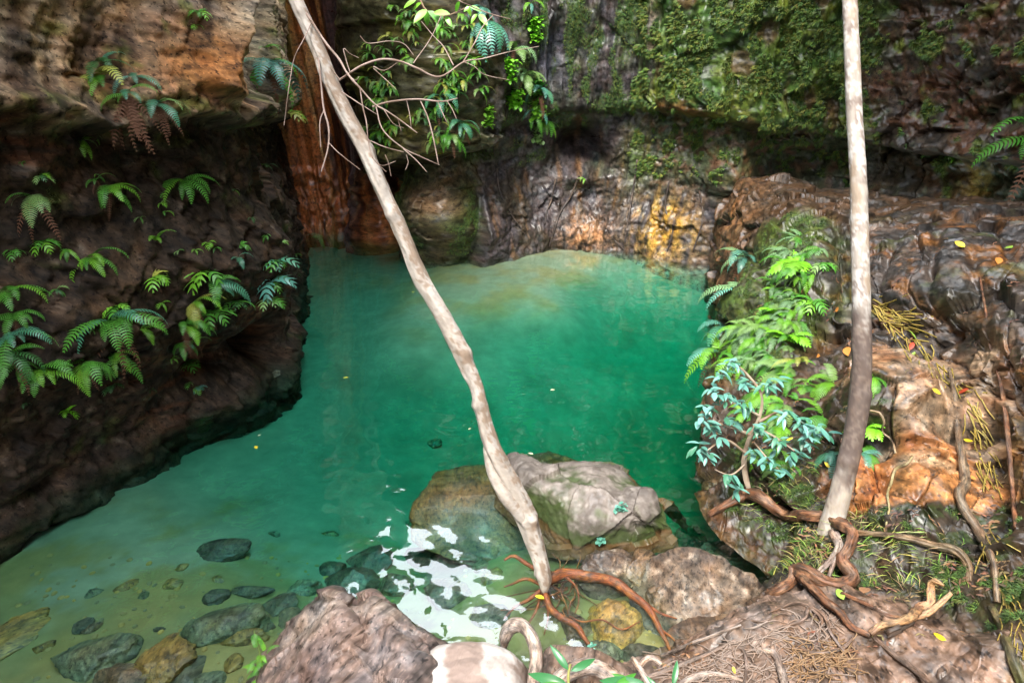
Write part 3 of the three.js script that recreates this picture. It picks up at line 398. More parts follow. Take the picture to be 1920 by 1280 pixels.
{ // emergent boulder with its sunken shelf
  const c = at(1105, 955, 5.15), o = thing('boulder', 'large pale boulder with mossy front standing out of the green water behind the leaning trunk', 'boulder', V(c.x, 0, c.z));
  const rows = [
    [[925, 940, 6.3], [960, 880, 6.6], [1020, 880, 6.7], [1100, 885, 6.7], [1180, 905, 6.6], [1240, 950, 6.3], [1290, 1000, 6.0]],
    [[928, 905, 5.95], [955, 858, 5.85], [1020, 868, 5.72], [1100, 872, 5.72], [1165, 885, 5.65], [1215, 925, 5.5], [1262, 950, 5.55]],
    [[922, 925, 5.85], [965, 878, 5.52], [1030, 890, 5.38], [1105, 888, 5.35], [1165, 905, 5.3], [1225, 920, 5.2], [1255, 955, 5.35]],
    [[932, 955, 5.6], [985, 920, 5.3], [1045, 930, 5.12], [1110, 925, 5.08], [1160, 935, 5.08], [1215, 940, 5.05], [1258, 968, 5.2]],
    [[960, 980, 5.45], [1005, 965, 5.22], [1055, 975, 5.05], [1110, 970, 4.95], [1155, 970, 4.93], [1205, 968, 4.95], [1258, 985, 5.12]],
    [[1000, 1005, 5.25], [1025, 1010, 5.15], [1060, 1012, 5.05], [1105, 1005, 4.97], [1150, 1000, 4.95], [1200, 985, 5.0], [1262, 1000, 5.15]],
    [[1025, 1040, 5.2], [1045, 1042, 5.15], [1070, 1045, 5.1], [1105, 1045, 5.05], [1150, 1040, 5.05], [1205, 1030, 5.1], [1270, 1030, 5.2]],
  ];
  const g = patch(rows, 200, 160, (p) => 0.04 * fbm(p.x * 3, p.y * 3, p.z * 3, 4) + 0.06 * facet(p.x * 2.1, p.y * 2.1, p.z * 2.1 + 4)[0] + 0.012 * ridge(p.x * 6, p.y * 6, p.z * 6, 2) + 0.006 * fbm(p.x * 20, p.y * 20, p.z * 20, 2), (p) => {
    const n = fbm(p.x * 3, p.y * 3, p.z * 3, 4), m = fbm(p.x * 13, p.y * 13, p.z * 13, 4); let k = mixc([0.22, 0.185, 0.16], [0.12, 0.1, 0.085], ss(-0.1, 0.45, n + 0.4 * m)); k = mixc(k, [0.28, 0.25, 0.22], 0.4 * ss(0.1, 0.6, m)); k = k.map((v) => v * (0.7 + 0.6 * clamp(0.5 + m)));
    k = mixc(k, [0.045, 0.07, 0.015], 0.95 * ss(0.27, 0.1, p.y + 0.14 * n + 0.07 * m + 0.5 * (-4.35 - p.z) * (p.z < -4.35 ? 1 : 0))); k = mixc(k, [0.07, 0.1, 0.02], 0.6 * ss(0.4, 0.65, fbm(p.x * 2.4 + 3, p.y * 2, p.z * 2.4, 4) + ss(0.4, 0.2, p.y) * 0.2)); k = mixc(k, [0.16, 0.08, 0.03], ss(0.0, -0.03, p.y)); return k;
  });
  g.translate(-c.x, 0, -c.z); mesh('rock', g, rockMat({ roughness: 0.9, map: rep(T.sandCol, 1.4), bumpMap: rep(T.rockBump, 1.4), bumpScale: 0.005 }), o);
  const sg = rockGeo(31, V(1.15, 0.4, 0.95), { detail: 26, rough: 0.14, cuts: 9, depth: 0.8, col: (p, n, m) => { const k = mixc([0.36, 0.15, 0.045], [0.2, 0.1, 0.04], ss(-0.2, 0.4, n)); const q = 0.8 + 0.4 * m; return [k[0] * q, k[1] * q, k[2] * q]; } });
  const sh = mesh('sunken_shelf', sg, wetMat, o); const sp = at(975, 930, 5.9); sh.position.set(sp.x - c.x, -0.5, sp.z - c.z); sh.rotation.set(0.08, 0.25, -0.05);
}
function groundBoulder(name, label, rows, nu, nv, disp, col, mat) { const c = at(...rows[2][3]), o = thing(name, label, 'boulder', V(c.x, 0, c.z)); const g = patch(rows, nu, nv, disp, col); g.translate(-c.x, 0, -c.z); mesh('rock', g, mat, o); return o; }
groundBoulder('boulder', 'big pinkish brown boulder with a ridged crest, left of the smooth white boulder', [
  [[430, 1330, 4.2], [500, 1275, 4.3], [560, 1200, 4.5], [625, 1150, 4.9], [665, 1160, 4.9], [705, 1160, 4.9], [790, 1200, 4.6], [860, 1250, 4.4], [900, 1300, 4.2]],
  [[470, 1310, 3.9], [512, 1222, 3.85], [552, 1168, 3.93], [620, 1117, 3.98], [665, 1136, 3.93], [702, 1122, 3.98], [752, 1163, 3.9], [806, 1204, 3.85], [870, 1245, 4.0]],
  [[455, 1360, 3.7], [505, 1262, 3.62], [565, 1205, 3.72], [628, 1152, 3.72], [668, 1175, 3.74], [712, 1158, 3.72], [750, 1190, 3.64], [800, 1222, 3.62], [855, 1265, 3.85]],
  [[450, 1400, 3.5], [500, 1300, 3.36], [560, 1255, 3.42], [630, 1210, 3.46], [690, 1222, 3.45], [730, 1215, 3.4], [768, 1225, 3.38], [806, 1250, 3.42], [845, 1290, 3.7]],
  [[440, 1460, 3.3], [490, 1370, 3.1], [555, 1320, 3.15], [635, 1290, 3.15], [700, 1290, 3.15], [745, 1280, 3.15], [785, 1285, 3.2], [805, 1300, 3.3], [835, 1330, 3.5]],
  [V(-2.1, 0.2, -1.7), V(-1.9, 0.75, -1.7), V(-1.5, 0.95, -1.6), V(-1.1, 1.05, -1.6), V(-0.9, 1.05, -1.6), V(-0.7, 1.0, -1.6), V(-0.5, 0.95, -1.7), V(-0.4, 0.8, -1.7), V(-0.3, 0.3, -1.8)],
], 220, 180, (p) => 0.02 * fbm(p.x * 3, p.y * 3, p.z * 3, 4) + 0.05 * ridge(p.x * 1.7 + p.z, p.y * 2, p.z * 2.1, 2) + 0.06 * facet(p.x * 2.6, p.y * 2.6, p.z * 2.6)[0] + 0.007 * fbm(p.x * 14, p.y * 14, p.z * 14, 4) - 0.014 * ss(0.62, 0.85, ridge(p.x * 2.3 + 3, p.y * 2.3, p.z * 2.3, 3)), (p) => {
  const n = fbm(p.x * 2.6, p.y * 2.6, p.z * 2.6, 4), m = fbm(p.x * 14, p.y * 14, p.z * 14, 4); let k = mixc([0.33, 0.235, 0.195], [0.23, 0.155, 0.13], ss(-0.1, 0.4, n)); k = k.map((v) => v * (0.7 + 0.6 * clamp(0.5 + m))); k = mixc(k, [0.4, 0.32, 0.265], ss(0.1, 0.5, fbm(p.x * 2 + 5, p.y * 2, p.z * 2, 4))); k = mixc(k, [0.42, 0.35, 0.3], 0.5 * ss(0.3, 0.6, m)); k = mixc(k, [0.15, 0.1, 0.07], 0.8 * ss(0.28, 0.05, p.y + 0.1 * n)); k = mixc(k, [0.09, 0.11, 0.03], 0.8 * ss(0.3, 0.6, m + n) * ss(0.4, 0.1, p.y)); return k;
}, rockMat({ roughness: 0.8, map: rep(T.rockCol, 1.1), bumpMap: rep(T.rockBump, 1.6), bumpScale: 0.006 }));
groundBoulder('boulder', 'smooth white boulder with a brown stain at the bottom edge, left of the arched root', [
  [[760, 1320, 4.2], [800, 1270, 4.3], [850, 1250, 4.4], [905, 1245, 4.4], [950, 1260, 4.3], [990, 1285, 4.2], [1030, 1330, 4.0]],
  [[770, 1290, 3.75], [798, 1232, 3.66], [845, 1207, 3.7], [905, 1205, 3.7], [950, 1216, 3.66], [985, 1245, 3.66], [1015, 1290, 3.8]],
  [[765, 1330, 3.55], [795, 1256, 3.42], [845, 1240, 3.4], [900, 1240, 3.38], [945, 1250, 3.38], [980, 1270, 3.42], [1010, 1310, 3.65]],
  [[760, 1390, 3.4], [790, 1305, 3.22], [840, 1295, 3.16], [895, 1295, 3.15], [940, 1300, 3.15], [980, 1315, 3.22], [1010, 1340, 3.5]],
  [V(-0.5, 0.2, -1.9), V(-0.4, 0.7, -1.8), V(-0.28, 0.85, -1.75), V(-0.1, 0.88, -1.7), V(0, 0.85, -1.7), V(0.1, 0.75, -1.75), V(0.2, 0.3, -1.8)],
], 150, 120, (p) => 0.015 * fbm(p.x * 4, p.y * 4, p.z * 4, 4) + 0.005 * fbm(p.x * 18, p.y * 18, p.z * 18, 3), (() => { const a = at(868, 1235, 3.5), b = at(880, 1300, 3.15), d = at(965, 1250, 3.5); return (p) => {
  const n = fbm(p.x * 4, p.y * 4, p.z * 4, 4), m = fbm(p.x * 16, p.y * 16, p.z * 16, 4); let k = mixc([0.66, 0.61, 0.56], [0.54, 0.47, 0.42], ss(-0.1, 0.5, n)); const st = ss(0.11, 0.07, Math.abs(p.x - lerp(a.x, b.x, clamp((p.z - a.z) / (b.z - a.z)))) + 0.05 * n + 0.02 * m); k = mixc(k, [0.37, 0.26, 0.21], st * 0.9); k = mixc(k, [0.3, 0.22, 0.18], ss(-0.02, 0.06, p.x - d.x + 0.08 * n + 0.05 * m)); k = mixc(k, [0.2, 0.15, 0.1], ss(0.3, 0.15, p.y + 0.05 * n)); return k; }; })(),  // besides the stain, the right side is darkened: its shade put into the colour
  rockMat({ roughness: 0.9, map: rep(T.sandCol, 1.2), bumpMap: rep(T.rockBump, 1.6), bumpScale: 0.006 }));
groundBoulder('boulder', 'low brown slab of rock behind the arched roots at the bottom edge', [
  [[990, 1300, 4.1], [1020, 1240, 4.2], [1080, 1240, 4.25], [1130, 1250, 4.2], [1190, 1275, 4.1], [1240, 1300, 4.0]],
  [[1000, 1270, 3.85], [1025, 1214, 3.85], [1075, 1212, 3.85], [1125, 1222, 3.85], [1180, 1248, 3.85], [1225, 1280, 3.85]],
  [[1000, 1300, 3.65], [1025, 1250, 3.62], [1075, 1250, 3.6], [1125, 1258, 3.6], [1175, 1275, 3.62], [1220, 1300, 3.7]],
  [[1000, 1350, 3.4], [1025, 1310, 3.35], [1075, 1310, 3.3], [1125, 1315, 3.3], [1175, 1320, 3.35], [1220, 1340, 3.5]],
], 110, 70, (p) => 0.02 * fbm(p.x * 5, p.y * 5, p.z * 5, 4), (p) => { const n = fbm(p.x * 5, p.y * 5, p.z * 5, 4), m = fbm(p.x * 18, p.y * 18, p.z * 18, 3); return mixc(mixc([0.22, 0.14, 0.1], [0.3, 0.2, 0.15], ss(-0.2, 0.4, n)), [0.36, 0.28, 0.23], ss(0.2, 0.6, m)); }, stoneMat);
// ------------------------------------------------------------------ trunks, branches, roots
function limb(pts, o = {}) { // pts: [Vector3, radius]; one tapering, slightly uneven tube
  const { radial = 10, seg = 0, rough = 0.1, col, groove = 0, sd = 1, flat = 1, cap = true, knots = [] } = o;
  const c = new THREE.CatmullRomCurve3(pts.map((p) => p[0]), false, 'centripetal'), L = c.getLength(), n = seg || Math.max(4, Math.min(160, Math.ceil(L / 0.03)));
  const cum = [0]; for (let i = 1; i < pts.length; i++) cum.push(cum[i - 1] + pts[i][0].distanceTo(pts[i - 1][0])); const tot = cum[cum.length - 1];
  const rad = (t) => { const d = t * tot; let i = 1; while (i < cum.length - 1 && cum[i] < d) i++; const k = clamp((d - cum[i - 1]) / (cum[i] - cum[i - 1] || 1)); return lerp(pts[i - 1][1], pts[i][1], k * k * (3 - 2 * k)); };
  const fr = c.computeFrenetFrames(n, false), q = c.getSpacedPoints(n), ex = cap ? 1 : 0;
  const mean = Math.max(0.004, pts[Math.floor(pts.length / 2)][1]);
  return sheet(radial, n + 2 * ex, (i, j, p) => {
    const k = clamp(j - ex, 0, n), a = i % radial / radial * Math.PI * 2, end = ex && (j === 0 || j === n + 2);
    const ca = Math.cos(a), sa = Math.sin(a); let r = rad(k / n); const P = q[k];
    r *= 1 + rough * fbm(P.x * 9 + ca * 1.2 + sd, P.y * 6, P.z * 9 + sa * 1.2, 3) + groove * (ridge(ca * 1.1 + sd, sa * 1.1, k / n * L * 0.8, 2) - 0.65) * 0.7; for (const [kt, ka, kh, kw] of knots) r *= 1 + kh * Math.exp(-(((k / n - kt) * L / kw) ** 2)) * Math.max(0, Math.cos(a - ka)); if (end) r = 0;
    p.copy(P).addScaledVector(fr.normals[k], ca * r).addScaledVector(fr.binormals[k], sa * r * flat);
  }, (i, j, p) => { const k = clamp(j - ex, 0, n); const P = q[k]; return col ? col(p, k / n, i / radial, [(p.x - P.x) / rad(k / n), (p.z - P.z) / rad(k / n)]) : [0.4, 0.34, 0.28]; }, (i, j) => [i / radial * Math.max(1, Math.round(mean * 6.3 / 0.25 * 2)) * 0.25, (j / n) * L]);
}
const L3 = (pts) => pts.map(([x, y, s, w]) => [at(x, y, s), w * s / FOC / 2]); // pixel, distance, width in pixels
const barkMat = new THREE.MeshStandardMaterial({ vertexColors: true, map: rep(T.sandCol, 2, 1), bumpMap: rep(T.barkBump, 3, 2), bumpScale: 0.003, roughness: 0.8 });
const woodMat = new THREE.MeshStandardMaterial({ vertexColors: true, map: rep(T.rockCol, 2, 1), bumpMap: rep(T.woodBump, 4, 0.6), bumpScale: 0.003, roughness: 0.6 });
const twigMat = new THREE.MeshStandardMaterial({ color: new THREE.Color().setRGB(0.36, 0.27, 0.21), roughness: 0.75 });
const darkTwigMat = new THREE.MeshStandardMaterial({ color: new THREE.Color().setRGB(0.15, 0.1, 0.06), roughness: 0.75 });

// leaves: a folded, pointed blade along +z, one metre long
function bladeGeo(w, fold = 0.12, droop = 0.25, n = 6, tip = 0.5, serr = 0) {
  const P = [], I = [], U = []; for (let i = 0; i <= n; i++) { const t = i / n, b = w * Math.pow(Math.sin(Math.PI * Math.pow(t, tip < 0.5 ? 0.7 : 0.85)), 0.8) * 0.5 + (i === n ? 0 : 0.004), y = -droop * t * t + 0.12 * t * droop; P.push(-b, y + fold * b * 2, t, 0, y, t, b, y + fold * b * 2, t); U.push(0, t, 0.5, t, 1, t); if (i) { const a = (i - 1) * 3, c = i * 3; I.push(a, c, a + 1, a + 1, c, c + 1, a + 1, c + 1, a + 2, a + 2, c + 1, c + 2); } }
  const g = new THREE.BufferGeometry(); g.setAttribute('position', new THREE.Float32BufferAttribute(P, 3)); g.setAttribute('uv', new THREE.Float32BufferAttribute(U, 2)); g.setIndex(I); g.computeVertexNormals(); return g;
}
const leafMat = (r, g, b, rough = 0.45) => new THREE.MeshPhysicalMaterial({ color: new THREE.Color().setRGB(r, g, b), roughness: rough, side: THREE.DoubleSide });
const BLADE = [bladeGeo(0.36), bladeGeo(0.3, 0.16, 0.35), bladeGeo(0.42, 0.08, 0.15)];
function orient(o, dir, upish) { const z = dir.clone().normalize(), x = (upish || V(0, 1, 0)).clone().cross(z).normalize(); if (x.lengthSq() < 0.1) x.set(1, 0, 0); const y = z.clone().cross(x); o.quaternion.setFromRotationMatrix(new THREE.Matrix4().makeBasis(x, y, z)); return o; }

// leaning tree in the water
const leanPts = [[1021, 1135, 4.62, 12], [1021, 1112, 4.56, 22], [1021, 1085, 4.52, 40], [1012, 1050, 4.5, 46], [998, 1003, 4.47, 56], [982, 958, 4.44, 60], [960, 912, 4.4, 58], [937, 868, 4.36, 50], [917, 820, 4.33, 44], [904, 770, 4.3, 40], [892, 722, 4.27, 40], [877, 690, 4.25, 46], [858, 645, 4.22, 50], [834, 600, 4.2, 47], [806, 552, 4.17, 43], [784, 512, 4.15, 44], [764, 462, 4.12, 40], [742, 410, 4.09, 42], [722, 368, 4.07, 40], [700, 318, 4.04, 44], [680, 272, 4.02, 44], [655, 226, 4.0, 46], [630, 178, 3.97, 44], [605, 115, 3.93, 40], [575, 45, 3.9, 38], [555, 0, 3.87, 38], [520, -90, 3.84, 36], [450, -260, 3.8, 30], [380, -450, 3.9, 18]];
const leanBase = at(1021, 1112, 4.56);
const lean = thing('leaning_tree', 'pale bare tree leaning left across the whole pool with thin twigs near its top', 'tree', leanBase.clone());
const part = (name, g, m, parent) => { g.translate(-parent.position.x, -parent.position.y, -parent.position.z); return mesh(name, g, m, parent); };
const leanCol = (p, t, a, dir) => {
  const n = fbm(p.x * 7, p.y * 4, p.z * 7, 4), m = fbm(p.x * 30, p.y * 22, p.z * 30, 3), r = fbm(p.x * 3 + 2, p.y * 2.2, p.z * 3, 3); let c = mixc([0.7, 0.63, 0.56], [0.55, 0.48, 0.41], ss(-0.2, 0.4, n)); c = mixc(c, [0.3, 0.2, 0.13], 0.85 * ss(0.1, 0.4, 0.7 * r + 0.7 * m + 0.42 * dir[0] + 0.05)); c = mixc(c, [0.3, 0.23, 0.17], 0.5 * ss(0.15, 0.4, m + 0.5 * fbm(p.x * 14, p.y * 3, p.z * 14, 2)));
  c = mixc(c, [0.1, 0.055, 0.06], ss(0.06, 0.0, p.y + 0.02 * m)); const q = 0.85 + 0.35 * m; return [c[0] * q, c[1] * q, c[2] * q]; };
part('trunk', mergeGeometries([limb(L3(leanPts.map(([x, y, s, w]) => [x, y, s, w * 0.67])), { radial: 36, seg: 420, rough: 0.1, groove: 0.26, sd: 3, knots: [0.05, 0.12, 0.2, 0.27, 0.33, 0.42, 0.5, 0.57, 0.66, 0.72].map((t, i) => [t, i * 2.3, 0.28, 0.03 + 0.01 * (i % 3)]), col: leanCol }), limb(L3([[912, 815, 4.36, 6], [914, 850, 4.36, 16], [929, 895, 4.36, 24], [948, 930, 4.36, 27], [970, 958, 4.39, 25], [990, 985, 4.43, 18], [1002, 1010, 4.48, 8]]), { radial: 20, seg: 90, rough: 0.12, groove: 0.15, sd: 5, col: leanCol })]), barkMat, lean);
for (const pts of [
  [[556, -30, 3.86, 9], [562, 5, 3.86, 8], [584, 40, 3.86, 8], [612, 82, 3.85, 7], [635, 110, 3.84, 7], [652, 139, 3.82, 6], [675, 165, 3.8, 6], [705, 197, 3.78, 5], [722, 206, 3.78, 4], [750, 225, 3.75, 4], [782, 249, 3.75, 3]],
  [[636, 150, 3.9, 7], [652, 139, 3.88, 7], [680, 122, 3.9, 7], [717, 111, 3.95, 7], [750, 115, 3.98, 7], [780, 127, 4.0, 7], [822, 144, 4.05, 6], [870, 116, 4.1, 5], [905, 110, 4.2, 4], [955, 97, 4.3, 3], [1010, 87, 4.4, 2]],
  [[868, 117, 4.1, 5], [890, 80, 4.15, 4], [905, 50, 4.2, 4], [925, 28, 4.25, 3]],
  [[698, 200, 3.78, 6], [730, 191, 3.85, 6], [780, 186, 3.9, 6], [830, 190, 3.98, 5], [858, 184, 4.0, 3]],
  [[787, 186, 3.92, 4], [802, 220, 3.9, 4], [812, 257, 3.9, 4], [822, 307, 3.9, 3]],
  [[762, 187, 3.9, 3], [768, 215, 3.9, 3], [771, 242, 3.9, 2]], [[820, 189, 3.96, 3], [829, 210, 3.96, 3], [838, 230, 3.96, 2]], [[838, 189, 3.98, 3], [848, 205, 3.98, 3], [856, 223, 3.98, 2]],
  [[596, 100, 3.9, 6], [602, 162, 3.85, 6], [607, 205, 3.85, 6], [616, 240, 3.85, 6], [615, 275, 3.85, 5], [602, 322, 3.85, 4]],
  [[607, 207, 3.85, 4], [600, 225, 3.85, 4], [601, 276, 3.85, 3]], [[615, 266, 3.85, 3], [632, 284, 3.85, 3], [675, 318, 3.85, 2]],
  [[584, 42, 3.86, 4], [568, 75, 3.8, 3], [552, 107, 3.78, 3], [542, 160, 3.75, 3], [532, 235, 3.75, 2]],
  [[675, 166, 3.8, 4], [680, 200, 3.8, 4], [687, 230, 3.8, 4], [690, 262, 3.8, 3], [699, 296, 3.8, 3], [724, 322, 3.8, 2]],
  [[640, 172, 3.88, 4], [672, 193, 3.85, 4], [706, 214, 3.85, 2]], [[705, 200, 3.78, 4], [717, 242, 3.78, 4], [755, 277, 3.8, 4], [792, 295, 3.85, 3], [824, 309, 3.88, 2]], [[756, 279, 3.8, 3], [780, 300, 3.8, 3], [800, 322, 3.8, 2]],
  [[690, 262, 3.8, 3], [720, 275, 3.8, 3], [757, 285, 3.8, 2]], [[745, 220, 3.77, 3], [752, 245, 3.77, 2]], [[720, 206, 3.78, 3], [738, 232, 3.78, 2], [757, 240, 3.78, 2]],
  [[775, 118, 4.0, 4], [807, 72, 4.05, 3], [827, 30, 4.1, 3]], [[850, 122, 4.08, 4], [830, 85, 4.1, 3], [815, 70, 4.1, 3], [790, 40, 4.1, 2]], [[675, 67, 3.9, 3], [687, 80, 3.92, 3], [730, 77, 3.95, 3], [757, 82, 4, 3], [776, 104, 4.02, 2]],
  [[845, -12, 4.1, 5], [862, 2, 4.1, 5], [880, 10, 4.15, 4], [917, 25, 4.2, 4], [958, 36, 4.25, 2]], [[700, 125, 3.92, 4], [720, 132, 3.9, 3], [745, 117, 3.9, 2]], [[656, 135, 3.86, 3], [648, 110, 3.86, 3], [644, 90, 3.86, 3], [655, 100, 3.86, 2], [672, 108, 3.86, 2]],
  [[700, 128, 3.92, 3], [722, 148, 3.92, 3], [743, 168, 3.92, 2]], [[870, 116, 4.1, 3], [890, 125, 4.12, 3], [905, 138, 4.15, 2], [955, 150, 4.2, 2]], [[638, 150, 3.9, 4], [622, 130, 3.9, 3], [618, 125, 3.9, 2]], [[652, 140, 3.86, 3], [668, 150, 3.82, 2], [673, 143, 3.82, 2]],
  [[722, 290, 3.8, 3], [728, 305, 3.8, 2], [733, 330, 3.8, 2]], [[762, 290, 3.82, 2], [765, 305, 3.82, 2], [760, 318, 3.82, 2]], [[697, 295, 3.8, 3], [715, 310, 3.8, 2], [742, 302, 3.8, 2]],
]) part('branch', limb(L3(pts.map(([x, y, s, w]) => [x, y, s, w * 0.6])), { radial: 6, rough: 0.2, seg: pts.length * 5, col: (p) => { const n = fbm(p.x * 9, p.y * 9, p.z * 9, 2); return mixc([0.42, 0.31, 0.26], [0.24, 0.16, 0.12], ss(-0.2, 0.4, n)); } }), barkMat, lean);
// its roots under water
const rootCol = (p, t) => { const n = fbm(p.x * 14, p.y * 14, p.z * 14, 3); return mixc(mixc([0.26, 0.075, 0.02], [0.4, 0.15, 0.03], ss(-0.1, 0.4, n)), [0.07, 0.03, 0.015], 0.8 * ss(0.05, 0.4, fbm(p.x * 24, p.y * 24, p.z * 24, 3))); };
for (const pts of [
  [[1020, 1090, 4.62, 26], [1060, 1075, 4.72, 30], [1100, 1080, 4.72, 28], [1150, 1090, 4.62, 28], [1185, 1115, 4.52, 24], [1215, 1140, 4.42, 20], [1235, 1175, 4.3, 16], [1248, 1200, 4.22, 10], [1262, 1230, 4.1, 6]],
  [[1020, 1110, 4.55, 20], [1032, 1140, 4.46, 20], [1055, 1160, 4.38, 20], [1080, 1172, 4.33, 18], [1095, 1195, 4.25, 14], [1112, 1220, 4.15, 10]],
  [[1205, 1128, 4.45, 10], [1240, 1150, 4.38, 7], [1270, 1160, 4.34, 4]], [[1236, 1178, 4.3, 9], [1260, 1195, 4.22, 6], [1288, 1225, 4.12, 4]],
  [[1015, 1105, 4.58, 12], [990, 1125, 4.52, 11], [965, 1138, 4.5, 8], [945, 1160, 4.4, 4]], [[1012, 1095, 4.62, 10], [985, 1085, 4.7, 9], [960, 1095, 4.68, 6], [945, 1100, 4.68, 4]], [[1018, 1075, 4.7, 12], [985, 1055, 4.78, 12], [962, 1042, 4.82, 10], [945, 1050, 4.8, 6]], [[1015, 1115, 4.55, 9], [1005, 1145, 4.46, 8], [990, 1170, 4.38, 5]], [[1022, 1120, 4.54, 7], [1028, 1155, 4.44, 5], [1020, 1190, 4.3, 3]],
  [[1060, 1080, 4.7, 8], [1080, 1100, 4.62, 6], [1085, 1130, 4.5, 4], [1078, 1150, 4.46, 3]], [[1068, 1155, 4.4, 5], [1090, 1165, 4.36, 5], [1130, 1162, 4.36, 5], [1165, 1180, 4.28, 5], [1200, 1165, 4.34, 3]],
]) part('root', limb(L3(pts.map(([x, y, s, w]) => [x, y, Math.min(s, 3.46 / -rayOf(x, y).y + 0.1), w * 0.7])), { radial: 10, rough: 0.22, groove: 0.2, col: rootCol, sd: pts[0][0] }), woodMat, lean);
seed = 99; for (let i = 0; i < 26; i++) { const a = rr(0, 6.28), x = 1020 + rr(-10, 60), y = 1080 + rr(-10, 50), l = rr(40, 110), k = rr(-0.8, 0.8), pts = [0, 0.35, 0.7, 1].map((t) => { const px = x + Math.cos(a + k * t) * l * t + rr(-6, 6), py = y + Math.sin(a + k * t) * l * 0.7 * t + rr(-5, 5); return [px, py, (3.56 + rr(0, 0.12)) / -rayOf(px, py).y, lerp(4, 1.5, t)]; }); part('root', limb(L3(pts), { radial: 5, rough: 0.1, seg: 14, col: rootCol }), woodMat, lean); }

// right tree
const tallPts = [[1530, 1075, 4.68, 84], [1540, 1043, 4.6, 66], [1556, 1000, 4.56, 53], [1568, 955, 4.53, 48], [1580, 910, 4.5, 46], [1592, 860, 4.48, 45], [1604, 805, 4.46, 44], [1611, 760, 4.45, 46], [1615, 715, 4.44, 44], [1617, 680, 4.43, 41], [1616, 640, 4.43, 42], [1616, 580, 4.43, 38], [1614, 510, 4.42, 38], [1612, 420, 4.42, 37], [1609, 320, 4.41, 35], [1603, 220, 4.41, 34], [1599, 120, 4.4, 33], [1594, 0, 4.4, 31], [1588, -120, 4.4, 30], [1580, -320, 4.4, 26], [1575, -700, 4.6, 16]];
const tallBase = at(1540, 1043, 4.6), tall = thing('slender_tree', 'slender upright tree with mottled grey bark standing on the right bank', 'tree', tallBase.clone());
{ const bTop = at(1616, 570, 4.43).y, bBot = at(1585, 890, 4.5).y;
part('trunk', limb(L3(tallPts.map(([x, y, s, w]) => [x, y, s, w * 0.83])), { knots: [[0.13, 1, 0.2, 0.04], [0.2, 3, 0.18, 0.03], [0.28, 5, 0.15, 0.04], [0.4, 2, 0.1, 0.03], [0.55, 4, 0.1, 0.03]], radial: 32, seg: 380, rough: 0.05, groove: 0.05, sd: 8, col: (p, t) => {
  const n = fbm(p.x * 11, p.y * 6, p.z * 11, 4), m = fbm(p.x * 34, p.y * 26, p.z * 34, 3), k = fbm(p.x * 5 + 4, p.y * 7, p.z * 5, 3); let c = mixc([0.42, 0.37, 0.32], [0.25, 0.19, 0.16], ss(-0.1, 0.35, n + 0.4 * m)); c = mixc(c, [0.66, 0.64, 0.6], 0.85 * ss(0.02, 0.3, 0.5 * k + 0.8 * m + 0.4 * n)); c = mixc(c, [0.34, 0.24, 0.15], 0.6 * ss(0.2, 0.45, fbm(p.x * 9, p.y * 3 + 7, p.z * 9, 3)));
  const d = ss(bTop + 0.1, bTop - 0.15, p.y + 0.15 * n) * ss(bBot - 0.15, bBot + 0.1, p.y + 0.15 * n); c = mixc(c, mixc([0.09, 0.06, 0.05], [0.15, 0.105, 0.08], ss(-0.1, 0.4, n + m)), 0.92 * d); c = mixc(c, [0.4, 0.33, 0.25], 0.8 * ss(bBot + 0.05, bBot - 0.1, p.y + 0.1 * n) * ss(-0.4, 0.3, m)); return c; } }), barkMat, tall);
}
const toBank = new THREE.Raycaster(); scene.updateMatrixWorld(true);
function cast(px, py, list) { toBank.set(EYE, rayOf(px, py).normalize()); const h = toBank.intersectObjects(list, false)[0]; if (!h) return null; const n = h.face.normal.clone(); if (n.dot(toBank.ray.direction) > 0) n.negate(); return { p: h.point, n, d: h.distance }; }
bank.geometry.computeBoundingSphere(); THREE.Mesh.prototype.raycast = acceleratedRaycast; for (const o of [bank, leftCliff, backCliff, bed]) { o.geometry.boundsTree = new MeshBVH(o.geometry, { indirect: true }); o.material.side = THREE.DoubleSide; o.updateMatrixWorld(true); }
const lay = (pts, list = [bank]) => { let s = 4; return pts.map(([x, y, w, lift = 0]) => { const h = cast(x, y, list), r = rayOf(x, y); if (h) s = h.p.clone().sub(EYE).length() / r.length(); const k = s - lift * 0.55; return [at(x, y, k).addScaledVector(V(0, 1, 0), w * k / FOC * 0.08), w * k / FOC / 2]; }); };
const brownWood = (p) => { const n = fbm(p.x * 12, p.y * 12, p.z * 12, 3), m = fbm(p.x * 30, p.y * 8, p.z * 30, 2); return mixc(mixc([0.24, 0.1, 0.045], [0.36, 0.19, 0.1], ss(-0.1, 0.4, n)), [0.1, 0.045, 0.025], ss(0.1, 0.5, m)); };
const paleWood = (p) => { const n = fbm(p.x * 10, p.y * 10, p.z * 10, 3); return mixc([0.46, 0.37, 0.31], [0.28, 0.2, 0.16], ss(-0.1, 0.45, n)); };
const dirty = (c, p) => mixc(c, [0.09, 0.06, 0.04], 0.7 * ss(0.05, 0.4, fbm(p.x * 16, p.y * 16, p.z * 16, 3)));
const mudRoot = (p) => { const n = fbm(p.x * 10, p.y * 10, p.z * 10, 3); return mixc([0.22, 0.145, 0.105], [0.32, 0.225, 0.18], ss(-0.1, 0.4, n)); };
const rootThing = (pts, o) => limb(pts.map(([p, r]) => [p, r * 0.78]), { radial: 18, rough: 0.45, groove: 0.9, sd: pts[0][0].x * 7, ...o, col: (p, t, a) => dirty(o.col(p, t, a), p) });
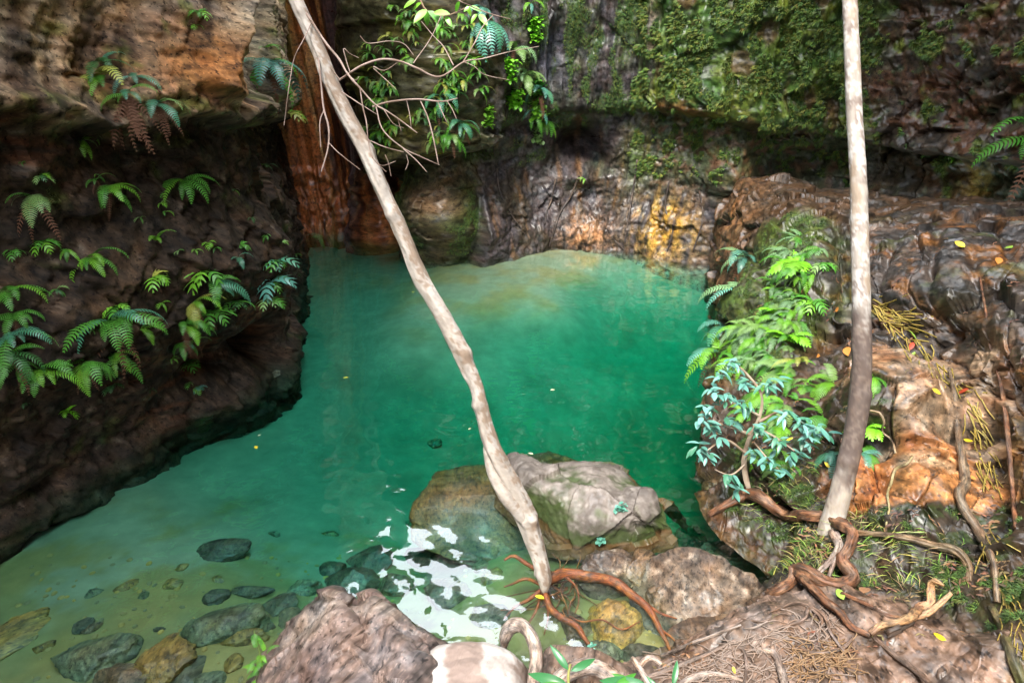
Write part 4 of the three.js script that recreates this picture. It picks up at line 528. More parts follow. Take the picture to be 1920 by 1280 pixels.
// twisting roots of the right tree: one part each
for (const [pts, col] of [
  [[[1330, 965, 16, 0.05], [1362, 948, 22, 0.1], [1400, 930, 30, 0.16], [1425, 935, 28, 0.14], [1455, 958, 26, 0.1], [1478, 970, 24, 0.08], [1510, 968, 24, 0.1], [1548, 972, 26, 0.12], [1575, 985, 30, 0.12], [1598, 1000, 26, 0.1], [1590, 1030, 28, 0.12], [1578, 1050, 30, 0.14], [1592, 1072, 34, 0.16], [1600, 1085, 34, 0.16], [1575, 1098, 32, 0.16], [1545, 1092, 28, 0.16], [1512, 1072, 26, 0.16], [1490, 1068, 26, 0.14], [1486, 1090, 22, 0.1], [1462, 1108, 22, 0.05], [1440, 1112, 20, 0]], brownWood],
  [[[1490, 1072, 20, 0.13], [1520, 1100, 20, 0.1], [1548, 1128, 20, 0.08], [1575, 1150, 18, 0.06], [1600, 1178, 16, 0.05], [1632, 1192, 14, 0.04]], brownWood],
  [[[1560, 1000, 22, 0.12], [1572, 1030, 20, 0.1], [1540, 1068, 12, 0.1], [1530, 1075, 10, 0.05]], paleWood], [[[1568, 1040, 12, 0.12], [1560, 1065, 9, 0.12], [1552, 1090, 8, 0.05]], paleWood],
  [[[1600, 1000, 16, 0.05], [1650, 1002, 14, 0.04], [1700, 1008, 16, 0.06], [1750, 1022, 18, 0.07], [1795, 1035, 18, 0.08], [1815, 1060, 18, 0.06], [1818, 1090, 14, 0]], (p) => mixc([0.34, 0.24, 0.14], [0.2, 0.13, 0.07], ss(-0.2, 0.4, fbm(p.x * 9, p.y * 9, p.z * 9, 3)))],
  [[[1578, 1112, 8, 0.04], [1620, 1130, 8, 0.04], [1660, 1152, 8, 0.03], [1690, 1158, 6, 0.02]], brownWood],
]) part('root', rootThing(lay(pts), { col }), woodMat, tall);
// lone vines and roots on the slab at the right
for (const [label, pts, col] of [
  ['smooth grey brown root running down the orange earth at the right edge', [[1780, 690, 6, 0], [1790, 740, 12, 0.01], [1797, 800, 17, 0.02], [1803, 850, 20, 0.03], [1810, 900, 22, 0.04], [1800, 935, 24, 0.04], [1815, 965, 24, 0.04], [1838, 1000, 22, 0.04], [1858, 1040, 20, 0.03], [1868, 1080, 18, 0.02], [1870, 1130, 16, 0.02]], (p) => mixc([0.33, 0.23, 0.14], [0.2, 0.13, 0.08], ss(-0.2, 0.4, fbm(p.x * 9, p.y * 9, p.z * 9, 3)))],
  ['thin straight wet root trickling down the rock face at the right edge', [[1838, 520, 5, 0], [1848, 580, 6, 0.02], [1858, 650, 6, 0.02], [1875, 710, 8, 0.02], [1885, 770, 10, 0.02], [1893, 850, 10, 0.02], [1900, 930, 10, 0.02], [1905, 990, 10, 0.02]], brownWood],
  ['thin pale root winding down beside the round tan stone', [[1712, 855, 6, 0], [1700, 870, 6, 0.02], [1680, 880, 6, 0.02], [1672, 905, 6, 0.02], [1665, 930, 6, 0.02], [1668, 955, 5, 0.02], [1662, 985, 5, 0.01]], (p) => [0.42, 0.34, 0.16]],
  ['forked pale twig hanging by the dark part of the slender trunk', [[1628, 770, 6, 0.05], [1650, 775, 6, 0.08], [1658, 790, 6, 0.08], [1655, 810, 5, 0.05], [1672, 825, 5, 0.02], [1680, 850, 4, 0]], (p) => [0.45, 0.34, 0.22]],
  ['thick mossy root in the lower right corner', [[1860, 1140, 16, 0], [1875, 1170, 20, 0.03], [1890, 1210, 22, 0.04], [1905, 1250, 22, 0.04], [1925, 1300, 22, 0]], (p) => mixc([0.2, 0.16, 0.07], [0.09, 0.1, 0.03], ss(-0.2, 0.4, fbm(p.x * 8, p.y * 8, p.z * 8, 3)))],
  ['long dark root under the mud at the bottom right', [[1640, 1195, 10, 0], [1680, 1230, 14, 0.03], [1720, 1260, 14, 0.03], [1760, 1300, 14, 0.02]], mudRoot],
]) { const q = lay(pts), o = thing('exposed_root', label, 'root', q[0][0].clone()); part('strand', rootThing(q, { col, radial: 12 }), woodMat, o); }
for (const [label, pts] of [
  ['dark crooked root slanting down the wet back cliff under the cave', [[1086, 330, 5], [1068, 372, 5], [1050, 400, 5], [1040, 430, 5], [1030, 462, 4]]], ['thin dark root left of the crooked one on the back cliff', [[1042, 335, 4], [1034, 375, 4], [1026, 395, 4], [1022, 420, 3]]], ['pale thread of root on the purple back cliff', [[925, 275, 4], [932, 320, 4], [938, 360, 4], [958, 400, 4], [985, 440, 3]]],
  ['wet root over the golden rock of the back cliff', [[1195, 300, 5], [1188, 350, 5], [1180, 400, 5], [1172, 455, 4]]], ['root right of the golden rock on the back cliff', [[1300, 320, 4], [1312, 360, 5], [1318, 410, 4], [1300, 470, 4]]], ['slim root in the middle of the golden rock', [[1255, 340, 4], [1248, 390, 4], [1262, 430, 4], [1252, 470, 3]]], ['short branching root at the waterline of the back cliff', [[1140, 430, 4], [1152, 450, 4], [1170, 468, 3]]],
]) { const q = lay(pts.map(([x, y, w]) => [x, y, w, 0.03]), [backCliff]), o = thing('cliff_root', label, 'root', q[0][0].clone()); part('strand', rootThing(q, { col: (p) => mixc([0.06, 0.045, 0.04], [0.2, 0.15, 0.12], ss(0, 0.4, fbm(p.x * 6, p.y * 6, p.z * 6, 2))), radial: 6, seg: 40 }), woodMat, o); }
{ // dead forked branch
  const q = lay([[1632, 1188, 16, 0.05], [1655, 1172, 20, 0.08], [1680, 1168, 20, 0.1], [1705, 1160, 24, 0.1], [1725, 1140, 24, 0.12], [1745, 1135, 20, 0.15], [1745, 1110, 20, 0.22], [1748, 1090, 16, 0.26], [1770, 1098, 7, 0.28]]), o = thing('dead_branch', 'pale orange forked dead branch lying on the mossy bank', 'branch', q[0][0].clone()), c = (p) => mixc([0.52, 0.3, 0.14], [0.42, 0.2, 0.1], ss(-0.2, 0.4, fbm(p.x * 8, p.y * 8, p.z * 8, 3)));
  part('stem', rootThing(q, { col: c }), woodMat, o); part('fork', rootThing(lay([[1712, 1158, 16, 0.1], [1740, 1150, 16, 0.14], [1760, 1135, 14, 0.18], [1785, 1113, 10, 0.2]]), { col: c }), woodMat, o); part('stub', rootThing(lay([[1690, 1178, 18, 0.08], [1660, 1190, 16, 0.05], [1672, 1186, 14, 0.05], [1710, 1165, 16, 0.08]]), { col: (p) => [0.07, 0.045, 0.03] }), woodMat, o);
}
for (const [label, pts] of [
  ['arched pale root with a bent elbow between the white boulder and the brown slab', [[945, 1210, 3.75, 14], [948, 1190, 3.68, 22], [958, 1174, 3.62, 25], [978, 1172, 3.56, 24], [994, 1188, 3.5, 24], [1004, 1212, 3.46, 26], [1006, 1240, 3.42, 26], [1000, 1275, 3.38, 24], [996, 1320, 3.3, 24]]],
  ['broad pale arched root at the bottom edge behind the glossy leaves', [[1025, 1310, 3.4, 26], [1048, 1275, 3.42, 30], [1080, 1255, 3.42, 30], [1110, 1250, 3.42, 30], [1138, 1262, 3.42, 30], [1165, 1290, 3.4, 28], [1180, 1330, 3.35, 26]]],
  ['grey curved root stub at the edge of the muddy mound', [[1186, 1234, 3.62, 9], [1198, 1250, 3.56, 10], [1210, 1270, 3.5, 11], [1222, 1290, 3.45, 12]]],
  ['short pale hooked root beside the muddy mound', [[1196, 1256, 3.6, 8], [1206, 1240, 3.62, 10], [1222, 1232, 3.64, 10], [1240, 1245, 3.62, 8]]],
]) { const q = L3(pts), o = thing('arched_root', label, 'root', q[0][0].clone()); part('strand', rootThing(q.map(([p, r]) => [p, r * 1.35]), { col: (p) => { const c = paleWood(p); return [c[0] * 1.35, c[1] * 1.35, c[2] * 1.35]; }, radial: 20, groove: 0.25, rough: 0.15 }), woodMat, o); }
{ // tangle on the mound
  const list = [[[1240, 1230, 16, 0], [1265, 1222, 18, 0.05], [1300, 1205, 14, 0.05], [1340, 1190, 12, 0.04], [1390, 1172, 10, 0.02]], [[1440, 1150, 10, 0], [1500, 1130, 14, 0.06], [1540, 1150, 14, 0.08], [1560, 1190, 14, 0.06], [1585, 1225, 14, 0.03]], [[1460, 1180, 12, 0], [1510, 1160, 14, 0.04], [1518, 1140, 14, 0.06], [1540, 1160, 12, 0.06], [1535, 1200, 12, 0.04], [1545, 1225, 10, 0.02]], [[1420, 1220, 22, 0], [1450, 1225, 26, 0.06], [1465, 1260, 28, 0.06], [1475, 1310, 28, 0]], [[1330, 1250, 10, 0], [1390, 1215, 12, 0.05], [1400, 1260, 16, 0.05], [1390, 1300, 16, 0]], [[1200, 1275, 18, 0], [1270, 1250, 22, 0.05], [1330, 1225, 18, 0.04], [1380, 1200, 12, 0]], [[1250, 1300, 22, 0], [1300, 1270, 24, 0.05], [1350, 1265, 18, 0.03], [1400, 1280, 14, 0]], [[1490, 1210, 12, 0], [1530, 1225, 14, 0.05], [1580, 1215, 12, 0.06], [1600, 1195, 8, 0.03]], [[1390, 1160, 6, 0], [1430, 1165, 7, 0.03], [1470, 1150, 7, 0.04], [1500, 1165, 6, 0.02]], [[1340, 1175, 10, 0.02], [1410, 1178, 10, 0.03], [1440, 1165, 6, 0.02]]];
  const labels = ['thick grey root bent over the water edge of the muddy mound', 'bowed root reaching down the right side of the muddy mound', 'looped brown root in the middle of the muddy mound', 'fat smooth root disappearing at the bottom edge under the mound', 'root crossing to the bottom edge in front of the mound', 'long root lying flat along the lower left of the mound', 'broad pale root lowest on the left of the mound', 'short forked root above the fine dead rootlets', 'slim root over the crest of the mound', 'pale root lying along the back of the mound'];
  list.forEach((pts, i) => { const q = lay(pts.map(([x, y, w, l = 0]) => [x, y, w * 0.62, l * 0.5])), o = thing('mound_root', labels[i], 'root', q[0][0].clone()); part('strand', rootThing(q, { col: i % 3 ? mudRoot : paleWood, radial: 12 }), woodMat, o); });
  seed = 5; const fine = []; for (let i = 0; i < 130; i++) { const x = rr(1490, 1600), y = rr(1200, 1270), a = rr(0, 6.28), l = rr(15, 55), b = rr(-1, 1); fine.push(limb(lay([0, 0.5, 1].map((t) => [x + Math.cos(a + b * t) * l * t, y + Math.sin(a + b * t) * l * 0.6 * t, 2.4, 0.03 * Math.sin(t * 3.14) + rr(0, 0.03)])), { radial: 4, seg: 6, rough: 0, col: () => [0.4, 0.24, 0.12] })); }
  for (let i = 0; i < 420; i++) { const x = rr(1220, 1560), y = rr(1140, 1280), a = rr(0, 6.28), l = rr(20, 70), b = rr(-1.2, 1.2); if (y < 1270 - (x - 1180) * 0.33) continue; fine.push(limb(lay([0, 0.5, 1].map((t) => [x + Math.cos(a + b * t) * l * t, y + Math.sin(a + b * t) * l * 0.6 * t, 2.6, 0.02 * Math.sin(t * 3.14) + rr(0, 0.01)])), { radial: 4, seg: 6, rough: 0, col: () => [0.38, 0.28, 0.22] })); }
  tag(mesh('rootlets', mergeGeometries(fine), woodMat), 'fine dead rootlets matted over the muddy mound', 'rootlets', null, 'stuff');
  const yel = []; for (let i = 0; i < 150; i++) { const seg = i % 4, [x0, y0, x1, y1] = [[1630, 560, 1820, 740], [1820, 740, 1850, 900], [1600, 570, 1700, 600], [1850, 990, 1915, 1240]][seg], t = rnd(), x = lerp(x0, x1, t) + rr(-16, 16), y = lerp(y0, y1, t) + rr(-12, 12), a = Math.atan2(y1 - y0, x1 - x0) + rr(-0.7, 0.7), l = rr(20, 60); yel.push(limb(lay([0, 0.5, 1].map((k) => [x + Math.cos(a) * l * k + rr(-4, 4), y + Math.sin(a) * l * k + rr(-4, 4), 2.6, rr(0.0, 0.02)])), { radial: 4, seg: 5, rough: 0, col: () => [0.48, 0.36, 0.07] })); }
  tag(mesh('rootlets', mergeGeometries(yel), woodMat), 'thin yellow rootlets matted along the gully and the lower right edge', 'rootlets', null, 'stuff');
}

// ------------------------------------------------------------------ stones under and at the edge of the water
{
  const C = { brown: [0.28, 0.17, 0.09], dark: [0.17, 0.14, 0.085], gold: [0.42, 0.24, 0.06], tan: [0.26, 0.18, 0.12], green: [0.24, 0.24, 0.13], orange: [0.6, 0.32, 0.07] };
  const list = [ // px, py, width, height in pixels, turn, colour, label, raise above the bed as a share of its height
[1180, 1085, 50, 30, 0, 'brown', 'small brown stone under water above the long red root', 0.3], 
    [895, 1030, 70, 50, 0.2, 'gold', 'golden stone under water beside the sky reflection', 0.4], [925, 1080, 45, 40, 0.6, 'gold', 'small orange brown stone under water left of the tree base', 0.4], [905, 1062, 36, 30, 0.6, 'brown', 'smallest brown stone below the golden one', 0.4], [870, 1010, 80, 40, 0, 'green', 'flat green stone under water behind the golden stone', 0.3], [690, 1050, 90, 60, -0.2, 'dark', 'large dark stone under water left of the sky reflection', 0.45], [625, 1065, 60, 40, -0.2, 'dark', 'dark stone left of the large dark one', 0.4], [570, 1105, 90, 40, -0.3, 'green', 'flat green stone behind the ridged boulder', 0.35], [650, 1095, 130, 70, 0.1, 'dark', 'broad dark slab under water just behind the ridged boulder', 0.35], [740, 1100, 80, 60, 0.1, 'brown', 'brown stone under water behind the right shoulder of the ridged boulder', 0.35], [525, 1130, 80, 60, -0.1, 'dark', 'oval dark stone left of the ridged boulder crest', 0.4], [430, 1160, 170, 100, -0.35, 'green', 'big flat slate green slab under water left of the ridged boulder', 0.35], [400, 1120, 60, 30, -0.6, 'dark', 'dark splintered stone leaning on the green slab', 0.5], [470, 1110, 90, 22, -0.2, 'dark', 'long thin dark stone lying behind the green slab', 0.5], [415, 1033, 115, 42, -0.25, 'dark', 'long dark stone lying alone on the pale sand', 0.6], [340, 1062, 26, 18, -0.2, 'gold', 'small golden stone left of the lone dark stone', 0.5], [325, 1095, 40, 22, 0.4, 'gold', 'jagged ochre stone on the pale sand', 0.4], [408, 1085, 26, 20, -0.6, 'gold', 'small ochre stone right of the jagged one', 0.4], [235, 1098, 50, 18, -0.65, 'gold', 'narrow orange brown stone slanting on the sand', 0.5], [268, 1115, 24, 16, -0.7, 'green', 'little greenish stone beside the narrow slanting one', 0.4], [175, 1110, 36, 16, -0.8, 'green', 'slim greenish stone on the sand at the left', 0.4], [155, 1172, 42, 26, 0.1, 'dark', 'round dark stone at the lower left', 0.5], [172, 1178, 40, 14, -0.6, 'brown', 'thin brown stone leaning on the round dark one', 0.6], [297, 1180, 24, 9, -0.1, 'dark', 'tiny black stick shaped stone on the sand', 0.6], [15, 1190, 90, 110, 0.3, 'orange', 'orange stone at the far left edge under water', 0.45], [85, 1210, 50, 22, -0.5, 'gold', 'yellow brown stone right of the orange edge stone', 0.4], [185, 1225, 150, 90, -0.35, 'green', 'large weedy green stone in the lower left corner', 0.45], [305, 1240, 120, 90, -0.3, 'gold', 'big golden angular stone at the bottom left', 0.55], [350, 1260, 60, 70, 0.1, 'dark', 'dark stone behind the right side of the big golden one', 0.45], [230, 1275, 120, 60, 0, 'brown', 'brown stone at the bottom edge left of the golden one', 0.45], [437, 1242, 44, 36, 0.2, 'gold', 'small bright ochre stone near the little fern', 0.45], [450, 1195, 110, 34, -0.15, 'gold', 'long flat ochre stone below the green slab', 0.4], [395, 1275, 70, 40, 0, 'green', 'green stone at the bottom edge near the little fern', 0.45], [545, 1160, 60, 50, 0, 'brown', 'brown stone touching the left of the ridged boulder', 0.35],
    [513, 1000, 26, 14, 0.3, 'green', 'little curled stone far out on the sand', 0.5], [617, 1000, 34, 12, 0, 'gold', 'small golden flat stone near the middle of the pool', 0.4], [815, 829, 30, 20, 0.3, 'green', 'lone dark stone on the deep bed behind the leaning trunk', 0.5], [1300, 1010, 90, 70, 0.4, 'green', 'green stone under water behind the broad tan boulder', 0.3], [1380, 1040, 120, 90, 0.5, 'brown', 'sunken brown stone against the right bank', 0.3], [780, 980, 50, 30, 0.1, 'green', 'greenish stone at the tip of the sky reflection', 0.3], [800, 1040, 120, 70, 0.2, 'dark', 'dark stone under the bright sky reflection', 0.3], [850, 1110, 130, 80, 0, 'brown', 'brown stone under the lower sky reflection', 0.3], [930, 1150, 90, 60, 0.3, 'dark', 'dark stone under water beside the arched root', 0.3],
    [515, 700, 20, 14, 0, 'tan', 'small pale stone at the waterline below the left cliff hollow', 0.5],
  ];
  list.forEach(([px, py, w, h, turn, cn, label, up], i) => {
    const hit = cast(px, py + h * 0.1, [bed, leftCliff]); if (!hit) return; const s = hit.p.clone().sub(EYE).length() / rayOf(px, py).length(), rx = w * s / FOC / 2, foreshort = clamp(-rayOf(px, py).normalize().y, 0.35, 1), ry = Math.min(rx * 0.5, h * s / FOC / 2), rz = Math.max(0.4 * rx, h * s / FOC / 2 / foreshort * 0.9);
    const c = C[cn], big = w > 70, p = hit.p.clone().setY(Math.min(hit.p.y + ry * (up * 1.6 - 0.7), py > 730 ? -0.05 - ry * 0.9 : 9));
    const g = rockGeo(i + 50, V(rx, ry, rz), { detail: big ? 18 : 8, rough: 0.22, cuts: 8, depth: 0.8, fine: 0.04, col: (q, n, m) => { let k = mixc(c, [c[0] * 0.55, c[1] * 0.55, c[2] * 0.6], ss(-0.1, 0.5, n)); if (cn === 'tan') k = mixc(k, [0.42, 0.32, 0.24], ss(0.2, 0.5, m)); const v = 0.85 + 0.4 * m; return [k[0] * v, k[1] * v, k[2] * v]; } });
    const o = mesh(w > 120 ? 'boulder' : 'stone', g, wetMat); o.position.copy(p); o.rotation.y = -turn; tag(o, label, w > 120 ? 'boulder' : 'stone');
  });
  for (const [px, py, w, h, turn, cn, top, label] of [
    [1318, 1078, 225, 150, 0.2, 'tan', 0.16, 'broad tan boulder half out of the shallow water beside the root mound'], [1336, 1168, 150, 100, -0.1, 'brown', 0.09, 'rounded brown boulder below the broad tan boulder'], [1148, 1048, 110, 66, 0.1, 'tan', 0.03, 'flat tan stone at the foot of the pale boulder'], [1205, 1040, 66, 66, 0.3, 'brown', 0.02, 'small upright brown stone between flat and broad tan stones'], [1150, 1140, 140, 100, 0.3, 'orange', -0.08, 'bright orange stone under water between the red roots'], [1240, 1110, 60, 50, 0.3, 'brown', -0.02, 'little brown stone left of the broad tan boulder'], [1120, 1195, 100, 60, 0.2, 'green', -0.06, 'dull green stone under water below the orange stone'], [1215, 1215, 110, 60, 0, 'dark', -0.05, 'dark stone under water in front of the muddy mound'], [1080, 1140, 70, 50, 0.4, 'brown', -0.08, 'brown stone under water close to the tree base'], [1290, 1210, 70, 40, 0.1, 'brown', 0.02, 'small brown stone at the water edge of the mound']]) {
    const p = onY(px, py, Math.max(0, top)), s = p.clone().sub(EYE).length() / rayOf(px, py).length(), rx = w * s / FOC / 2, rz = h * s / FOC / 2 / 0.72, ry = Math.min(rx, rz) * 0.75 + 0.06, c = C[cn];
    const g = rockGeo(px, V(rx * 1.1, ry, rz * 1.05), { detail: 22, rough: 0.22, cuts: 9, depth: 0.85, fine: 0.035, col: (q, n, m) => { let k = mixc(c, [c[0] * 0.55, c[1] * 0.55, c[2] * 0.6], ss(-0.1, 0.5, n)); if (cn === 'tan') k = mixc(k, [0.36, 0.28, 0.21], ss(0.2, 0.5, m)); const v = 0.8 + 0.5 * m; return [k[0] * v, k[1] * v, k[2] * v]; } });
    const o = mesh(w > 140 ? 'boulder' : 'stone', g, wetMat); o.position.set(p.x, top - ry * 0.85, p.z); o.rotation.y = -turn; tag(o, label, w > 140 ? 'boulder' : 'stone');
  }
  // pebbles too small to tell apart
  seed = 77; const peb = []; for (let i = 0; i < 420; i++) { const a = i < 260; const px = a ? rr(20, 900) : rr(1040, 1400), py = a ? rr(1040, 1280) : rr(1020, 1230), h = cast(px, py, [bed]); if (!h || h.p.y > -0.02) continue; const r = rr(0.006, 0.026), g = new THREE.IcosahedronGeometry(r, 1); g.deleteAttribute('uv'); g.scale(1, 0.5, rr(0.6, 1.3)); g.rotateY(rr(0, 6)); g.translate(h.p.x, h.p.y, h.p.z); const c = mixc(C.gold, C.dark, rnd()), n = g.attributes.position.count; g.setAttribute('color', new THREE.BufferAttribute(new Float32Array(n * 3).map((_, k) => c[k % 3]), 3)); peb.push(g); }
  tag(mesh('pebbles', mergeGeometries(peb), new THREE.MeshStandardMaterial({ vertexColors: true, roughness: 0.9 })), 'small pebbles strewn over the shallow pool bed', 'pebbles', null, 'stuff');
}
// ------------------------------------------------------------------ ferns
function frondGeo(o = {}) { // arching feather along +z, one metre long
  const { a0 = 0.6, a1 = -1.2, pairs = 18, wide = 0.15, thin = 0.6, tipT = 1, fwd = 0.35, sd = 1, lobes = 0 } = o; seed = sd * 331 + 7;
  const P = [], I = [], n = 20, C = [[0, 0, 0]], A = [a0]; for (let i = 1; i <= n; i++) { const a = lerp(a0, a1, Math.pow(i / n, 1.15)); C.push([0, C[i - 1][1] + Math.sin(a) / n, C[i - 1][2] + Math.cos(a) / n]); A.push(a); }
  const put = (t) => { const f = clamp(t) * n, i = Math.min(n - 1, Math.floor(f)), k = f - i; return [lerp(C[i][1], C[i + 1][1], k), lerp(C[i][2], C[i + 1][2], k), lerp(A[i], A[i + 1], k)]; };
  for (let i = 0; i <= n; i += 2) { const r = 0.007 * (1 - i / n) + 0.002; P.push(-r, C[i][1] + r, C[i][2], r, C[i][1] + r, C[i][2]); if (i) { const b = P.length / 3 - 4; I.push(b, b + 2, b + 1, b + 1, b + 2, b + 3); } }
  for (let j = 0; j < pairs; j++) { const t = 0.1 + 0.88 * j / (pairs - 1), [y, z, a] = put(t), len = wide * Math.pow(Math.sin(Math.PI * Math.pow(0.12 + 0.88 * t, 0.75)), 0.75) * (1 + rr(-0.1, 0.1)) + 0.012, w = 0.88 / pairs * 0.5 * thin * (1 + 0.4 * (1 - t)), dy = Math.sin(a), dz = Math.cos(a);
    for (const s of [-1, 1]) { const b = P.length / 3, f = fwd * len, dr = -0.22 * len + rr(-0.03, 0.02) * 0.6; const pt = (k, h) => P.push(s * k * len, y + (f * k * k + h * w) * dy + dr * k * k, z + (f * k * k + h * w) * dz);
      pt(0.02, -0.8); pt(0.02, 0.8); pt(0.45, -1); pt(0.45, 1); pt(0.8, -0.55); pt(0.8, 0.6); pt(1, 0.2); I.push(b, b + 1, b + 2, b + 1, b + 3, b + 2, b + 2, b + 3, b + 4, b + 3, b + 5, b + 4, b + 4, b + 5, b + 6); } }
  const g = new THREE.BufferGeometry(); g.setAttribute('position', new THREE.Float32BufferAttribute(P, 3)); g.setIndex(I); g.computeVertexNormals(); return g;
}
const FR = { arch: [frondGeo({ sd: 1 }), frondGeo({ sd: 2, a0: 0.9, a1: -1.4 }), frondGeo({ sd: 3, a0: 0.3, a1: -1.4, wide: 0.18 }), frondGeo({ sd: 4, a0: 0.9, a1: -1.25, pairs: 19 })], hang: [frondGeo({ sd: 5, a0: 0.2, a1: -1.55, wide: 0.14, pairs: 15 }), frondGeo({ sd: 6, a0: -0.1, a1: -1.5, wide: 0.12, pairs: 14 }), frondGeo({ sd: 7, a0: 0.5, a1: -1.6, wide: 0.15, pairs: 15 })], strap: [frondGeo({ sd: 8, a0: 0.8, a1: -1.4, pairs: 6, wide: 0.3, thin: 0.9, fwd: 1.0 }), frondGeo({ sd: 9, a0: 0.5, a1: -1.2, pairs: 5, wide: 0.34, thin: 0.8, fwd: 1.1 })], broad: [frondGeo({ sd: 10, a0: 0.9, a1: -0.5, pairs: 9, wide: 0.3, thin: 1.25, fwd: 0.5 }), frondGeo({ sd: 11, a0: 0.6, a1: -0.7, pairs: 8, wide: 0.33, thin: 1.3, fwd: 0.5 })], dead: [frondGeo({ sd: 12, a0: -0.9, a1: -1.6, pairs: 14, wide: 0.07, thin: 0.4 }), frondGeo({ sd: 13, a0: -0.7, a1: -1.5, pairs: 14, wide: 0.09, thin: 0.4 })] };
const FM = { green: leafMat(0.065, 0.235, 0.022), lime: leafMat(0.14, 0.36, 0.022), blue: leafMat(0.06, 0.22, 0.12, 0.36), teal: leafMat(0.09, 0.27, 0.2, 0.34), yellow: leafMat(0.34, 0.36, 0.06), dark: leafMat(0.035, 0.13, 0.03), pale: leafMat(0.17, 0.3, 0.08), dead: leafMat(0.13, 0.055, 0.025, 0.8), neon: leafMat(0.17, 0.5, 0.02), sage: leafMat(0.15, 0.28, 0.12) };
const pick = (a) => a[Math.floor(rnd() * a.length)];
function fern(label, pos, n, size, count, kinds, mats, o = {}) {
  const g = thing(o.name || 'fern', label, o.cat || 'fern', pos, o.group), az = Math.atan2(n.x, n.z) + (o.turn || 0), spread = o.spread ?? 1.15;
  for (let i = 0; i < count; i++) { const f = shade(new THREE.Mesh(pick(FR[pick(kinds)]), FM[pick(mats)])); f.name = 'frond'; const k = count > 1 ? (i / (count - 1) - 0.5) * 2 : 0; f.rotation.set(rr(-0.25, 0.35) + (o.tilt || 0), az + k * spread + rr(-0.2, 0.2), rr(-0.25, 0.25), 'YXZ'); f.scale.setScalar(size * (0.45 + 0.7 * Math.sqrt(rnd()))); g.add(f); }
  for (let i = 0; i < (o.dead ?? (size > 0.12 && !o.group ? Math.floor(rnd() * 3.5) : 0)); i++) { const f = shade(new THREE.Mesh(pick(FR.dead), FM.dead)); f.name = 'dead_frond'; f.rotation.set(0, az + rr(-1.2, 1.2), rr(-0.3, 0.3), 'YXZ'); f.scale.setScalar(size * (o.deadSize || 1) * rr(0.7, 1.1)); g.add(f); }
  return g;
}
const WALLS = [leftCliff, backCliff, bank];
function fernAt(px, py, sizePx, count, kinds, mats, label, o = {}) { const h = cast(px, py, o.on || WALLS); if (!h) return; const s = h.p.clone().sub(EYE).length() / rayOf(px, py).length(); return fern(label, h.p.addScaledVector(h.n, 0.01), V(h.n.x, 0, h.n.z).lengthSq() < 0.05 ? V(-0.3, 0, 1) : h.n, sizePx * s / FOC * (px < 560 ? 1.18 : 1.2), count, kinds, mats, o); }
seed = 4242;
const A = ['arch'], H = ['hang'], AH = ['arch', 'hang'], ST = ['strap'];
const TINY = ['tiny fern sprig dotted on the dark left cliff', { group: 'tiny fern sprigs on the left cliff' }];
